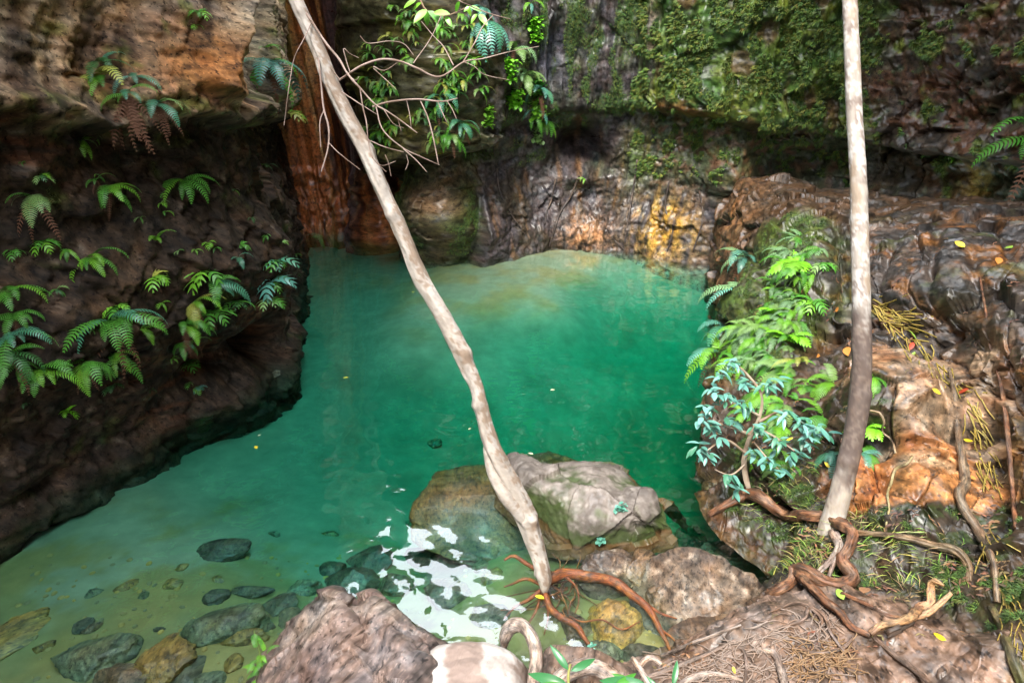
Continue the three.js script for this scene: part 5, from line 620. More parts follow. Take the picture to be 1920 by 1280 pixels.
for (const [x, y, s, n, k, m, label, o] of [
  [185, 118, 62, 5, A, ['dark', 'blue'], 'dark green fern highest on the ledge of the left cliff', { turn: 0.4 }],
  [190, 150, 82, 7, A, ['lime', 'yellow', 'green', 'lime'], 'large fern with lime and yellow fronds on the left cliff ledge', { dead: 4, turn: -0.35 }],
  [250, 145, 52, 4, A, ['blue', 'teal'], 'bluish fern reaching right over the tan rib of the left cliff', { turn: 0.6 }],
  [238, 178, 54, 5, A, ['blue', 'green'], 'fern on the ledge with a long skirt of brown dead fronds', { dead: 14, deadSize: 1.7 }],
  [292, 196, 56, 5, A, ['blue', 'pale'], 'drooping fern at the right end of the ledge on the left cliff', { turn: 0.5, dead: 4, deadSize: 1.2 }],
  [495, 92, 40, 3, A, ['lime', 'green'], 'light green fern sprouting above the corner fern', { turn: 0.2 }],
  [500, 118, 86, 10, AH, ['blue', 'teal', 'green', 'teal'], 'biggest blue green fern hanging over the corner of the left cliff', { turn: 0.35, spread: 1.8, dead: 10, deadSize: 0.9 }],
  [540, 212, 36, 4, ST, ['lime', 'yellow'], 'yellow green plant at the lip of the cliff corner below the biggest fern', {}],
  [150, 262, 42, 5, AH, ['lime', 'pale'], 'small light fern just under the ledge of the left cliff', {}],
  [62, 366, 58, 6, A, ['pale', 'green'], 'fern on a hanging brown stem at the far left of the cliff', { dead: 3, deadSize: 1.6 }],
  [180, 338, 32, 4, A, ['lime', 'green'], 'small fern above the twin fern in the middle of the left cliff', {}],
  [203, 352, 60, 6, AH, ['green', 'lime'], 'twin fern drooping in the middle of the left cliff', { turn: 0.2 }],
  [342, 335, 58, 7, AH, ['green', 'lime', 'green'], 'even green fern right of the twin fern on the left cliff', {}],
  [76, 452, 34, 5, ST, ['lime', 'green'], 'leafy sprig under the fern on the hanging stem', {}], [124, 466, 36, 4, H, ['lime', 'green'], 'limp bright fern at the lower end of the hanging brown stem', {}], [22, 470, 26, 4, ST, ['green'], 'thin dark sprig at the left picture edge halfway up the cliff', {}],
  [168, 484, 66, 8, AH, ['lime', 'green'], 'wide fern with a long frond to the left under the hanging stem', {}],
  [290, 452, 40, 4, A, ['lime'], 'upright light fern standing alone in the middle of the left cliff', { tilt: -0.5 }], [284, 520, 32, 5, ST, ['lime', 'yellow'], 'narrow leaved sprig below the upright lone fern', {}],
  [383, 508, 46, 5, ST, ['green', 'lime'], 'strap leaved fern above the long feather fern', {}], [398, 527, 74, 6, A, ['green', 'blue'], 'long feather fern near the nose of the left cliff', { turn: 0.4 }], [362, 568, 56, 5, A, ['lime', 'yellow'], 'yellowish fern left of the long feather fern', { turn: -0.4 }], [395, 585, 40, 4, ST, ['green'], 'strap leaved sprig right of the yellowish fern', {}],
  [345, 608, 60, 8, AH, ['green', 'lime', 'green'], 'dense fern below the yellowish one on the left cliff', {}], [343, 640, 44, 5, AH, ['green', 'blue'], 'bluish fern hanging directly under the dense one', {}],
  [446, 482, 28, 3, A, ['blue'], 'short bluish sprig near the upper nose of the left cliff', {}], [518, 488, 38, 6, ST, ['green', 'blue'], 'topmost narrow leaved plant on the cliff corner above the water', {}], [506, 528, 44, 6, ST, ['green', 'teal'], 'narrow leaved plant in the middle of the cliff corner', {}], [500, 562, 32, 5, ST, ['pale', 'green'], 'lowest narrow leaved plant on the cliff corner', {}], [442, 566, 30, 5, ST, ['dark', 'green'], 'dark small sprig left of the corner plants', {}],
  [210, 604, 96, 9, A, ['green', 'blue', 'green'], 'largest fern low on the left cliff with a long arching right frond', { dead: 3 }], [214, 574, 34, 4, ST, ['lime', 'green'], 'small sprig just above the largest low fern', {}], [262, 616, 50, 5, AH, ['lime', 'pale'], 'light fern tucked right of the largest low fern', {}], [215, 662, 60, 6, H, ['green', 'lime'], 'fern hanging straight below the largest low fern', {}], [158, 680, 66, 8, AH, ['green', 'lime', 'green'], 'tufted fern lower left of the largest low fern', {}],
  [8, 548, 70, 6, A, ['green', 'lime'], 'fern cut by the left picture edge, topmost of its column', { turn: 0.3 }], [28, 586, 52, 5, AH, ['green'], 'second fern of the column at the left picture edge', {}], [18, 626, 70, 6, AH, ['green', 'blue'], 'third fern of the column at the left picture edge', {}], [12, 664, 70, 6, AH, ['green', 'dark'], 'fourth fern of the column at the left picture edge', {}], [72, 694, 72, 8, A, ['lime', 'green'], 'lowest big fern of the left cliff with light tips', {}], [36, 682, 50, 5, H, ['green'], 'hanging fern between the left edge column and the lowest big fern', {}],
  [124, 772, 26, 5, ST, ['neon'], 'bright light green plant lowest on the dark left cliff', { spread: 2.4 }], [575, 448, 50, 7, AH, ['pale', 'lime'], 'pale fern leaning from the far corner of the left cliff over the water', { turn: 0.5 }],
  [370, 728, 16, 5, ST, ['teal'], ...TINY], [208, 722, 20, 5, ST, ['dark'], ...TINY], [551, 477, 14, 4, A, ['green'], ...TINY], [390, 455, 15, 4, ST, ['lime'], ...TINY], [400, 467, 16, 4, A, ['green'], ...TINY], [450, 460, 18, 4, ST, ['green'], ...TINY], [346, 680, 26, 4, ST, ['green'], ...TINY], [500, 310, 22, 4, A, ['dark'], ...TINY], [320, 672, 14, 4, A, ['lime'], ...TINY], [365, 470, 14, 4, A, ['lime'], ...TINY], [240, 690, 14, 4, A, ['dark'], ...TINY], [42, 755, 14, 3, A, ['dark'], ...TINY], [280, 730, 12, 3, A, ['dark'], ...TINY], [500, 440, 14, 4, A, ['green'], ...TINY], [470, 410, 12, 4, A, ['dark'], ...TINY],
  [372, 22, 24, 6, ST, ['lime', 'green'], 'light leafy plant high on the grey upper face of the left cliff', { spread: 2 }], [365, 45, 18, 5, ST, ['lime'], 'small leafy plant just below the high one on the grey face', { spread: 2 }],
  // around the notch in the back cliff
  [912, 40, 70, 9, H, ['teal', 'blue', 'teal'], 'blue green fern curtain hanging at the top of the back cliff', { dead: 2 }], [905, 15, 40, 6, AH, ['teal'], 'bluish fern cut by the top picture edge', {}], [995, 6, 30, 5, H, ['lime', 'teal'], 'small fern at the top picture edge right of the blue curtain', {}],
  [965, 92, 48, 9, A, ['pale', 'sage'], 'pale rosette fern on the back cliff ledge', { spread: 3, dead: 2 }], [985, 140, 40, 7, A, ['pale', 'sage'], 'pale fern under the rosette fern on the back cliff', {}], [1012, 172, 44, 7, A, ['teal', 'blue'], 'bluish fern right of the light green bushes on the back cliff', {}], [1003, 206, 40, 7, H, ['green', 'teal'], 'green hanging fern beneath the bluish one on the back cliff', {}], [1020, 228, 40, 6, H, ['lime', 'green'], 'lowest light fern of the plants on the back cliff', {}],
  [863, 230, 40, 6, AH, ['green', 'blue'], 'fern on the lower right side of the hanging fern bulge', {}], [848, 255, 40, 6, AH, ['pale', 'green'], 'pale fern at the bottom of the hanging fern bulge', {}], [826, 180, 46, 6, AH, ['teal', 'blue'], 'bluish fern beneath the long twig on the fern bulge', {}], [1097, 335, 14, 4, A, ['lime'], 'tiny sprig on the wet lower back cliff', {}], [1785, 298, 14, 5, ST, ['neon'], 'tiny bright plant in the dark hollow at the right', { spread: 2.5 }],
  // right
  [1955, 262, 112, 6, A, ['green', 'lime'], 'large fern reaching in from the right picture edge', { turn: 0.15, spread: 1.2 }],
  [1500, 492, 46, 8, ['broad'], ['neon', 'lime'], 'bright light green broad fern on top of the fern mound', { spread: 2.2, tilt: 0.2 }], [1478, 632, 38, 6, ['broad'], ['neon', 'lime'], 'bright broad fern low on the fern mound', { spread: 1.8 }], [1460, 588, 32, 6, ['broad'], ['neon'], 'bright broad fern halfway down the fern mound', { spread: 1.8 }], [1525, 565, 36, 6, ST, ['lime', 'green'], 'glossy leaved sprig on the dark right side of the fern mound', { spread: 2 }], [1545, 495, 30, 5, ST, ['pale', 'green'], 'small leafy sprig by the tree on the fern mound', {}],
  [1398, 482, 60, 6, AH, ['teal', 'sage'], 'bluish fern topmost on the water side of the fern mound', { turn: -0.5 }], [1378, 540, 62, 6, AH, ['teal', 'sage'], 'bluish fern second from top on the water side of the mound', { turn: -0.5 }], [1360, 612, 60, 6, AH, ['teal', 'blue'], 'bluish fern low on the water side of the mound', { turn: -0.5 }], [1350, 660, 70, 7, AH, ['teal', 'lime'], 'light fern just above the bluish shrub', { turn: -0.5 }],
  [1470, 695, 60, 7, AH, ['lime', 'pale'], 'light fern beneath the fern mound behind the shrub', {}], [1500, 680, 44, 5, A, ['yellow', 'lime'], 'yellowish upright fern right of the shrub top', { tilt: -0.4 }], [1440, 740, 56, 7, AH, ['lime', 'green'], 'fern among the upper shrub stems', {}], [1565, 720, 60, 7, A, ['lime', 'pale'], 'light fern left of the dark part of the slender trunk', { tilt: -0.2 }], [1545, 780, 56, 7, AH, ['lime', 'green'], 'fern left of the slender trunk at shrub height', {}], [1640, 705, 40, 5, A, ['lime', 'green'], 'small fern on the mossy shelf right of the slender trunk', {}], [1625, 800, 36, 5, ['broad'], ['neon'], 'neon green plant at the right of the dark part of the trunk', {}], [1615, 850, 44, 6, A, ['teal', 'green'], 'feathery fern right of the lower slender trunk', {}], [1560, 850, 50, 6, AH, ['teal', 'blue'], 'bluish fern left of the lower slender trunk', {}], [1460, 800, 50, 7, AH, ['lime', 'green'], 'fern in the shade of the shrub', {}],
]) fernAt(x, y, s, n, k, m, label, o);
for (const [n, poly, label, group, kinds, mats, sz] of [
  [105, [690, 10, 900, 285], 'small fern in the dense hanging curtain on the bulge behind the leaning tree', 'ferns of the hanging curtain on the back cliff', AH, ['green', 'lime', 'green', 'pale', 'dark', 'lime', 'yellow'], [15, 30]],
  [66, [1352, 440, 1540, 690], 'small drooping pale fern in the dense cover of the fern mound', 'drooping ferns covering the fern mound', ['hang', 'hang', 'arch'], ['pale', 'sage', 'sage', 'lime', 'green'], [28, 50]],
  [16, [1385, 690, 1560, 880], 'small fern in the undergrowth behind the bluish shrub', 'undergrowth ferns behind the shrub', AH, ['pale', 'lime', 'green'], [30, 50]],
]) { let k = 0, tries = 0; while (k < n && tries++ < 1500) { const x = rr(poly[0], poly[2]), y = rr(poly[1], poly[3]); if (n === 105 && (y > 290 - (x < 760 ? 0 : (x - 760) * 0.35) || (x > 775 && x < 815 && rnd() < 0.75) || fbm(x / 60, y / 60, 3, 2) < -0.25)) continue; if (n === 66 && (x < 1500 - (y - 440) * 0.62 - (y < 520 ? (520 - y) * 0.3 : 0) || x > 1545 - (y - 440) * 0.25)) continue; if (n === 16 && fbm(x / 50, y / 50, 8, 2) < -0.1) continue; if (fernAt(x, y, rr(...sz), 4 + Math.floor(rnd() * 3), kinds, mats, label, { group, turn: n === 66 ? -0.5 : 0 })) k++; } }
seed = 1717; for (let k = 0, t = 0; k < 20 && t < 400; t++) { const x = rr(10, 545), y = rr(300, 740); if (y > 950 - x * 0.5 || fbm(x / 80, y / 80, 5, 2) < 0.02) continue; if (fernAt(x, y, rr(10, 24), 3 + Math.floor(rnd() * 3), ['arch', 'hang', 'strap'], ['green', 'lime', 'dark', 'pale'], TINY[0], { ...TINY[1], on: [leftCliff] })) k++; }
// bushes of small round leaves
const leafletG = bladeGeo(0.75, 0.1, 0.15, 3);
for (const [x, y, w, h, m, label] of [[1000, 55, 26, 40, 'neon', 'light green leafy bush at the top of the back cliff'], [950, 130, 28, 40, 'neon', 'light green leafy bush left of the pale ferns on the back cliff'], [962, 178, 36, 34, 'neon', 'rounded bright green leafy bush below the pale ferns'], [1008, 165, 40, 30, 'green', 'green leafy bush at the right of the back cliff plants'], [1012, 205, 40, 36, 'lime', 'leafy bush spilling down the middle of the back cliff'], [1005, 245, 22, 34, 'pale', 'pale leafy tail at the bottom of the back cliff plants'], [912, 215, 20, 40, 'lime', 'thin leafy strand hanging beside the fern bulge'], [1165, 955, 24, 14, 'teal', 'whitish blue leafy sprig on the mossy front of the pale boulder'], [1128, 1008, 18, 12, 'teal', 'second whitish sprig low on the mossy front of the pale boulder'], [1110, 1215, 14, 10, 'teal', 'small whitish sprig on the brown slab edge'], [824, 1190, 12, 10, 'teal', 'tiny bluish sprig at the waterline of the ridged boulder']]) {
  const boulders = scene.children.filter((o) => o.name.startsWith('boulder')).flatMap((o) => (o.isMesh ? [o] : o.children)); scene.updateMatrixWorld(true);
  const hit = cast(x, y, [...WALLS, ...boulders]); if (!hit) continue; const s = hit.p.clone().sub(EYE).length() / rayOf(x, y).length(), o = thing('leafy_plant', label, 'plant', hit.p.clone()), gs = [], R = w * s / FOC / 2, HH = h * s / FOC / 2;
  const N = Math.round(Math.max(14, w * h / 9)); for (let i = 0; i < N; i++) { const g = pick([leafletG]).clone(), l = (w > 16 ? 9 : 7) * s / FOC * rr(0.7, 1.3), q = new THREE.Object3D(); orient(q, V(rr(-1, 1), rr(-0.8, 0.7), rr(-0.2, 1)).addScaledVector(hit.n, 0.6)); q.position.set(rr(-1, 1) * R * Math.sqrt(rnd()), rr(-1, 1) * HH, 0).addScaledVector(hit.n, rr(0.01, Math.min(R, 0.12))); q.scale.setScalar(l); q.updateMatrix(); gs.push(g.applyMatrix4(q.matrix)); }
  const f = mesh('foliage', mergeGeometries(gs), FM[m], o); f.userData.kind = 'stuff';
}
// bluish shrub: stems, and every leaf a part
{
  const o = thing('shrub', 'shrub with bluish leaves leaning out over the water at the right bank', 'shrub', at(1402, 905, 5.35)), sc = (p) => mixc([0.5, 0.4, 0.3], [0.32, 0.22, 0.15], ss(-0.2, 0.4, fbm(p.x * 12, p.y * 12, p.z * 12, 2)));
  for (const pts of [[[1412, 935, 5.3, 6], [1400, 900, 5.3, 11], [1396, 860, 5.25, 11], [1408, 815, 5.15, 9], [1425, 780, 5.05, 7], [1428, 740, 5, 5], [1400, 700, 5, 4], [1372, 676, 5, 3]], [[1408, 815, 5.15, 7], [1370, 800, 5.1, 5], [1335, 790, 5.1, 4]], [[1424, 790, 5.05, 6], [1470, 770, 4.95, 4], [1500, 790, 4.9, 3], [1530, 800, 4.9, 3]], [[1400, 850, 5.2, 5], [1360, 825, 5.15, 4], [1325, 845, 5.15, 3]], [[1425, 780, 5.05, 5], [1390, 760, 5.0, 4], [1345, 745, 5, 3]], [[1418, 800, 5.1, 4], [1455, 820, 5.0, 4], [1490, 845, 4.95, 3]], [[1428, 740, 5, 4], [1450, 715, 4.95, 3]], [[1415, 830, 5.1, 3], [1440, 860, 5.0, 3], [1460, 880, 5, 2]], [[1398, 870, 5.25, 4], [1370, 890, 5.2, 3], [1340, 880, 5.2, 2]]]) part('stem', limb(L3(pts), { radial: 6, rough: 0.1, seg: pts.length * 6, col: sc }), barkMat, o);
  const lm = [leafMat(0.1, 0.27, 0.22, 0.3), leafMat(0.14, 0.33, 0.28, 0.28), leafMat(0.06, 0.2, 0.12, 0.35)]; seed = 31;
  for (const [x, y, s, n] of [[1372, 678, 5, 10], [1350, 700, 5, 8], [1340, 735, 5, 10], [1395, 715, 5, 9], [1330, 765, 5.05, 9], [1365, 745, 5, 9], [1335, 795, 5.1, 9], [1320, 785, 5.1, 6], [1370, 790, 5.08, 8], [1400, 760, 5.0, 9], [1325, 850, 5.15, 8], [1308, 838, 5.15, 5], [1440, 720, 4.95, 7], [1455, 712, 4.95, 5], [1470, 775, 4.95, 7], [1502, 790, 4.9, 9], [1530, 800, 4.9, 9], [1515, 825, 4.9, 7], [1490, 848, 4.95, 8], [1455, 825, 5, 8], [1440, 862, 5, 7], [1415, 845, 5.1, 6], [1462, 882, 5, 5], [1370, 892, 5.2, 6], [1385, 912, 5.2, 5], [1420, 800, 5.0, 7], [1355, 820, 5.1, 6], [1545, 815, 4.88, 5]])
    for (let i = 0; i < n * 1.5; i++) { const f = shade(new THREE.Mesh(pick(BLADE), pick(lm))); f.name = 'leaf'; const p = at(x + rr(-11, 11), y + rr(-8, 8), s + rr(-0.08, 0.08)).sub(o.position), a = i / n * 6.28 + rr(-0.4, 0.4); orient(f, V(Math.cos(a), rr(-0.7, 0.35), Math.sin(a) * 0.9 + 0.25)); f.position.copy(p); f.scale.setScalar(rr(0.065, 0.115)); o.add(f); }
}
// glossy sapling at the bottom edge
{
  const o = thing('sapling', 'glossy green long leaved sapling at the bottom edge in front of the arched roots', 'plant', at(1070, 1330, 3.1)), m = [leafMat(0.05, 0.2, 0.025, 0.38), leafMat(0.035, 0.15, 0.05, 0.3)];
  part('stem', limb(L3([[1072, 1340, 3.1, 7], [1068, 1300, 3.1, 6], [1066, 1265, 3.12, 5], [1070, 1245, 3.15, 4]]), { radial: 6, seg: 14, col: () => [0.3, 0.3, 0.08] }), barkMat, o);
  for (const [x, y, tx, ty, s] of [[1066, 1256, 1034, 1210, 3.15], [1070, 1258, 1118, 1234, 3.15], [1066, 1285, 990, 1262, 3.05], [1068, 1290, 1010, 1282, 3.0], [1070, 1290, 1125, 1300, 3.0], [1150, 1290, 1195, 1262, 3.0], [1200, 1290, 1150, 1262, 3.05], [1215, 1285, 1125, 1275, 3.0], [1240, 1300, 1215, 1268, 3.0], [1262, 1285, 1272, 1240, 3.1], [1250, 1300, 1170, 1300, 2.95], [1068, 1300, 1040, 1310, 2.95]]) { const a = at(x, y, s), b = at(tx, ty, s + 0.02), f = shade(new THREE.Mesh(BLADE[1], pick(m))); f.name = 'leaf'; orient(f, b.clone().sub(a), V(0, 0.8, 0.6)); f.position.copy(a.sub(o.position)); const l = b.distanceTo(at(x, y, s)); f.scale.set(l * 0.85, l, l); o.add(f); }
  part('stem', limb(L3([[1240, 1340, 3.05, 6], [1236, 1310, 3.05, 5], [1238, 1295, 3.05, 4]]), { radial: 6, seg: 8, col: () => [0.3, 0.3, 0.08] }), barkMat, o);
}
{ // big leaves on a twig at the top
  const o = thing('leafy_branch', 'broad bright green leaves on a thin branch hanging in at the top edge', 'branch', at(790, -40, 4.3)), m = [leafMat(0.12, 0.36, 0.02, 0.35), leafMat(0.08, 0.27, 0.02, 0.35), leafMat(0.16, 0.38, 0.03, 0.4)];
  part('stem', limb(L3([[770, -60, 4.3, 5], [785, -10, 4.3, 4], [800, 20, 4.3, 3], [830, 30, 4.3, 2], [880, 12, 4.3, 2]]), { radial: 5, seg: 20, col: () => [0.3, 0.2, 0.12] }), barkMat, o); seed = 8;
  for (const [x, y, tx, ty] of [[800, 18, 772, 40], [800, 20, 800, 52], [802, 20, 838, 45], [790, 5, 765, 20], [812, 24, 846, 22], [795, 0, 815, -20], [835, 30, 848, 50], [880, 12, 868, 22], [880, 12, 905, 18], [895, 25, 880, 42], [898, 26, 915, 46], [905, 50, 898, 32], [780, 0, 752, 12], [830, 30, 815, 58], [862, 2, 850, 26], [875, 10, 885, 32], [905, 42, 912, 60]]) { const s = 4.28 + rr(-0.04, 0.04), a = at(x, y, s), b = at(tx, ty, s + rr(-0.05, 0.05)), f = shade(new THREE.Mesh(pick(BLADE), pick(m))); f.name = 'leaf'; orient(f, b.clone().sub(a), V(rr(-0.3, 0.3), 0.7, 0.7)); f.position.copy(a).sub(o.position); const l = a.distanceTo(b) * 1.05; f.scale.set(l * 0.95, l * 0.85, l * 0.85); o.add(f); }
}
// little upright fern by the ridged boulder
{ const o = thing('fern', 'feathery bright green fern rising beside the left of the ridged boulder', 'fern', at(492, 1300, 3.55)); seed = 17; for (let i = 0; i < 16; i++) { const f = shade(new THREE.Mesh(pick(FR.arch), FM[pick(['lime', 'green', 'neon'])])); f.name = 'frond'; const t = i / 15; f.position.copy(at(lerp(478, 500, rnd()), lerp(1290, 1210, t), 3.6 + rr(-0.05, 0.05)).sub(o.position)); f.rotation.set(-0.9 * t + rr(-0.3, 0.3), rr(-3.1, 3.1), 0, 'YXZ'); f.scale.setScalar(lerp(0.13, 0.09, t)); o.add(f); } part('stem', limb(L3([[494, 1300, 3.58, 4], [490, 1240, 3.6, 3], [476, 1182, 3.65, 2]]), { radial: 5, seg: 10, col: () => [0.2, 0.25, 0.05] }), barkMat, o); }
// fallen leaves
{
  const mat = { yellow: leafMat(0.75, 0.55, 0.03, 0.5), pale: leafMat(0.6, 0.55, 0.35, 0.5), green: leafMat(0.25, 0.42, 0.06, 0.35), red: leafMat(0.35, 0.05, 0.02, 0.4), orange: leafMat(0.5, 0.2, 0.04, 0.5), brown: leafMat(0.28, 0.14, 0.07, 0.5) };
  seed = 64; for (const [x, y, l, m, where, label] of [[481, 842, 12, 'yellow', 'w', 'yellow leaf floating on the dark water by the left cliff'], [484, 818, 6, 'pale', 'w', 'tiny white leaf floating above the yellow one'], [653, 708, 8, 'yellow', 'w', 'small yellow leaf floating in the middle left of the pool'], [1032, 732, 8, 'pale', 'w', 'pale leaf floating on the deep green water'], [1000, 852, 9, 'pale', 'w', 'pale leaf floating right behind the pale boulder'], [1003, 1118, 16, 'yellow', 'w', 'bright yellow leaf stuck at the foot of the leaning trunk'], [883, 803, 5, 'pale', 'w', 'white speck of a leaf left of the leaning trunk'], [772, 548, 6, 'yellow', 'w', 'orange speck of a leaf floating left of the trunk'],
    [1584, 1130, 26, 'green', 'b', 'oval light green leaf lying across the brown root'], [1810, 467, 20, 'yellow', 'b', 'yellow leaf on the wet slab left of the green one'], [1884, 470, 22, 'green', 'b', 'long light green leaf on the wet slab at the right'], [1872, 487, 22, 'orange', 'b', 'orange leaf on the wet slab under the long green one'], [1700, 622, 18, 'green', 'b', 'green leaf in the gully beside the sandy hump'], [1712, 645, 16, 'red', 'b', 'red leaf in the gully below the green one'], [1718, 663, 14, 'green', 'b', 'second green leaf lower in the gully'], [1745, 730, 14, 'yellow', 'b', 'yellow leaf on top of the sandy hump'], [1822, 733, 20, 'red', 'b', 'dark red leaf at the lower end of the gully'], [1590, 655, 26, 'orange', 'b', 'dry orange leaf on the moss by the slender trunk'], [1532, 665, 16, 'orange', 'b', 'dry leaf left of the slender trunk'], [1568, 576, 14, 'orange', 'b', 'dry tan leaf in the dark gully behind the trunk'], [1605, 992, 26, 'red', 'b', 'red brown leaf behind the twisted root'], [1778, 1197, 18, 'yellow', 'b', 'yellow leaf on the ground at the lower right'], [1620, 1120, 36, 'brown', 'b', 'large curled brown leaf under the dead branch'], [1376, 1255, 10, 'yellow', 'b', 'small yellow leaf on the muddy mound'], [1830, 905, 22, 'orange', 'b', 'orange leaf beside the smooth root at the right'], [1555, 880, 12, 'yellow', 'b', 'small yellow leaf left of the lower trunk'], [1490, 825, 14, 'yellow', 'b', 'yellow leaf caught below the shrub'], [1807, 820, 12, 'yellow', 'b', 'yellow leaf beside the gully bend']]) {
    const h = where === 'w' ? { p: onY(x, y, 0.006), n: V(0, 1, 0) } : cast(x, y, [bank]); if (!h) continue; const s = h.p.clone().sub(EYE).length() / rayOf(x, y).length(), f = mesh('fallen_leaf', BLADE[2], mat[m]); orient(f, V(rr(-1, 1), 0, rr(-1, 1)).projectOnPlane(h.n), h.n); f.position.copy(h.p).addScaledVector(h.n, where === 'w' ? 0.004 : 0.025); f.scale.setScalar(l * s / FOC * 1.3); tag(f, label, 'leaf');
  }
}
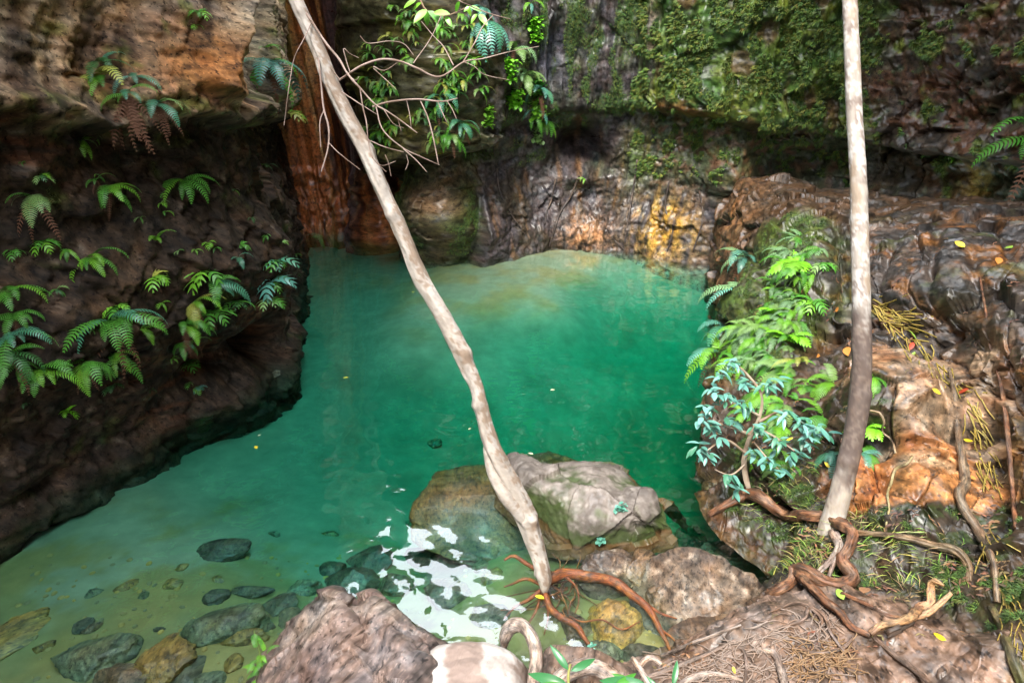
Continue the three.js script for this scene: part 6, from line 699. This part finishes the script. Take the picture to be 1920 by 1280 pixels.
// moss and grass that nobody could count
{
  const tuft = (n, l, w, sd) => { seed = sd; const gs = []; for (let i = 0; i < n; i++) { const g = bladeGeo(w, 0.1, 0.7, 2), q = new THREE.Object3D(); orient(q, V(rr(-1, 1), rr(-1, 1), rr(0.3, 1)), V(0.1, 1, 0.2)); q.scale.setScalar(l * rr(0.6, 1.2)); q.position.set(rr(-0.4, 0.4) * l, rr(-0.4, 0.4) * l, 0); q.updateMatrix(); gs.push(g.applyMatrix4(q.matrix)); } return mergeGeometries(gs); };
  const fill = (name, label, host, test, count, geo, cols, lift, sMin, sMax, sd) => {
    const P = host.geometry.attributes.position, N = host.geometry.attributes.normal, C = host.geometry.attributes.color, im = shade(new THREE.InstancedMesh(geo, new THREE.MeshStandardMaterial({ color: 0xffffff, roughness: 0.75, side: THREE.DoubleSide }), count)); im.name = numbered(name); seed = sd;
    const q = new THREE.Object3D(), p = V(), n = V(), c = new THREE.Color(); let k = 0, tr = 0;
    while (k < count && tr++ < count * 60) { const i = Math.floor(rnd() * P.count); p.fromBufferAttribute(P, i); const r = C.getX(i), g = C.getY(i); if (!test(p, r, g)) continue; n.fromBufferAttribute(N, i); if (n.dot(p.clone().sub(EYE)) > 0) n.negate(); orient(q, n, V(0.2, 1, 0.1)); q.rotateZ(rr(-0.7, 0.7)); q.position.copy(p).addScaledVector(n, lift).add(V(rr(-0.01, 0.01), rr(-0.01, 0.01), 0)); q.scale.setScalar(rr(sMin, sMax)); q.updateMatrix(); im.setMatrixAt(k, q.matrix); const a = pick(cols); c.setRGB(a[0] * rr(0.7, 1.2), a[1] * rr(0.75, 1.2), a[2]); im.setColorAt(k, c); k++; }
    im.count = k; scene.add(im); tag(im, label, null, null, 'stuff'); return im;
  };
  fill('moss', 'thick moss on the overhanging brow of the back cliff', backCliff, (p, r, g) => p.y < 4.9 && p.y > 0.1 && p.x > 2.0 && g > r * 1.08 && g > 0.06 && noise(p.x * 5, p.y * 2.2, 7) > -0.05 + 0.2 * noise(p.x * 17, p.y * 6, 3), 42000, tuft(5, 0.045, 0.18, 3), [[0.12, 0.18, 0.025], [0.08, 0.14, 0.03], [0.18, 0.21, 0.03], [0.05, 0.1, 0.022]], -0.002, 0.3, 1.4, 71);
  fill('moss', 'thin moss on the fluted middle and left bulge of the back cliff', backCliff, (p, r, g) => p.y < 4.9 && p.y > 0.05 && p.x <= 2.0 && g > r * 1.1, 20000, tuft(4, 0.036, 0.2, 4), [[0.08, 0.14, 0.03], [0.06, 0.12, 0.03], [0.14, 0.18, 0.03]], -0.003, 0.5, 1.0, 72);
  fill('moss', 'moss over the damp shelves of the right bank', bank, (p, r, g) => p.z > -10 && p.z < -2 && p.y > 0.05 && g > r * 1.25 && noise(p.x * 4, p.y * 4, p.z * 4) > 0.0, 9000, tuft(5, 0.022, 0.2, 5), [[0.055, 0.1, 0.018], [0.09, 0.14, 0.02], [0.035, 0.07, 0.015]], -0.002, 0.6, 1.3, 73);
  fill('moss', 'lichen and moss along the ledge of the left cliff', leftCliff, (p, r, g) => p.y < 4.9 && p.y > 1.2 && g > r * 1.08 && p.z < -2.5 && p.z > -9, 9000, tuft(4, 0.022, 0.24, 6), [[0.16, 0.18, 0.04], [0.1, 0.13, 0.03]], -0.003, 0.5, 1.1, 74);
  const around = (x, y, r) => { const h = cast(x, y, [bank]); return h ? [h.p, r] : [V(), 0]; }, spots = [around(1530, 1050, 0.25), around(1500, 960, 0.22), around(1580, 1070, 0.15), around(1440, 960, 0.15), around(1680, 1050, 0.25), around(1620, 1010, 0.2), around(1760, 1060, 0.2), around(1480, 900, 0.25)];
  fill('grass', 'thin grass around the foot of the slender tree', bank, (p) => spots.some(([s, r]) => s.distanceTo(p) < r), 420, tuft(3, 0.09, 0.06, 9), [[0.14, 0.26, 0.03], [0.24, 0.28, 0.05], [0.3, 0.24, 0.1]], 0, 0.5, 1.2, 75);
  const litter = (() => { const gs = []; seed = 10; for (let i = 0; i < 3; i++) { const g = bladeGeo(0.3, 0.1, 0.2, 3), q = new THREE.Object3D(); orient(q, V(rr(-1, 1), rr(-1, 1), 0.15), V(0, 0, 1)); q.scale.setScalar(0.04); q.position.set(rr(-0.05, 0.05), rr(-0.05, 0.05), 0.004); q.updateMatrix(); gs.push(g.applyMatrix4(q.matrix)); } return mergeGeometries(gs); })();
  fill('leaf_litter', 'brown leaf litter and twigs in the hollows of the right bank', bank, (p, r, g) => p.z > -6.5 && p.z < -2.4 && p.y > 0.1 && r < 0.2 && noise(p.x * 3, p.y * 3, p.z * 3) > 0.1, 900, litter, [[0.16, 0.08, 0.035], [0.1, 0.055, 0.03], [0.22, 0.13, 0.06], [0.07, 0.04, 0.025]], 0.004, 0.5, 1.2, 76);
}

// tree on the gorge rim: its twigs break up the strip of sky that the water mirrors
{
  const o = thing('rim_tree', 'thin leafy tree on the gorge rim mirrored in the bright patch of water', 'tree', V(1.6, 8.4, -12.6)); seed = 404;
  const B = V(1.6, 8.4, -12.6), bc = () => [0.12, 0.09, 0.07];
  part('trunk', limb([[B.clone(), 0.1], [V(1.3, 9.4, -12.3), 0.08], [V(0.8, 10.4, -12), 0.06], [V(0.3, 11.4, -11.8), 0.03]], { radial: 8, seg: 24, col: bc }), barkMat, o);
  const gs = []; for (let i = 0; i < 16; i++) { const a = V(lerp(1.4, 0.4, i / 16), lerp(9, 11.2, i / 16), lerp(-12.4, -11.8, i / 16)), d = V(rr(-1.4, 0.3), rr(-0.5, 0.6), rr(-0.4, 0.8)), m = a.clone().addScaledVector(d, 0.55).add(V(0, 0.12, 0)), e = a.clone().add(d);
    part('branch', limb([[a, 0.025], [m, 0.016], [e, 0.006]], { radial: 5, seg: 10, col: bc }), barkMat, o);
    for (let k = 0; k < 26; k++) { const t = rr(0.3, 1), q = new THREE.Object3D(); orient(q, V(rr(-1, 1), rr(-1, 0.4), rr(-1, 1))); q.position.copy(a).lerp(e, t).add(V(rr(-0.14, 0.14), rr(-0.14, 0.14), rr(-0.14, 0.14))); q.scale.setScalar(rr(0.08, 0.16)); q.updateMatrix(); gs.push(BLADE[0].clone().applyMatrix4(q.matrix)); } }
  const g = mergeGeometries(gs); g.translate(-B.x, -B.y, -B.z); mesh('crown', g, FM.green, o).userData.kind = 'stuff';
}
renderer.render(scene, camera);
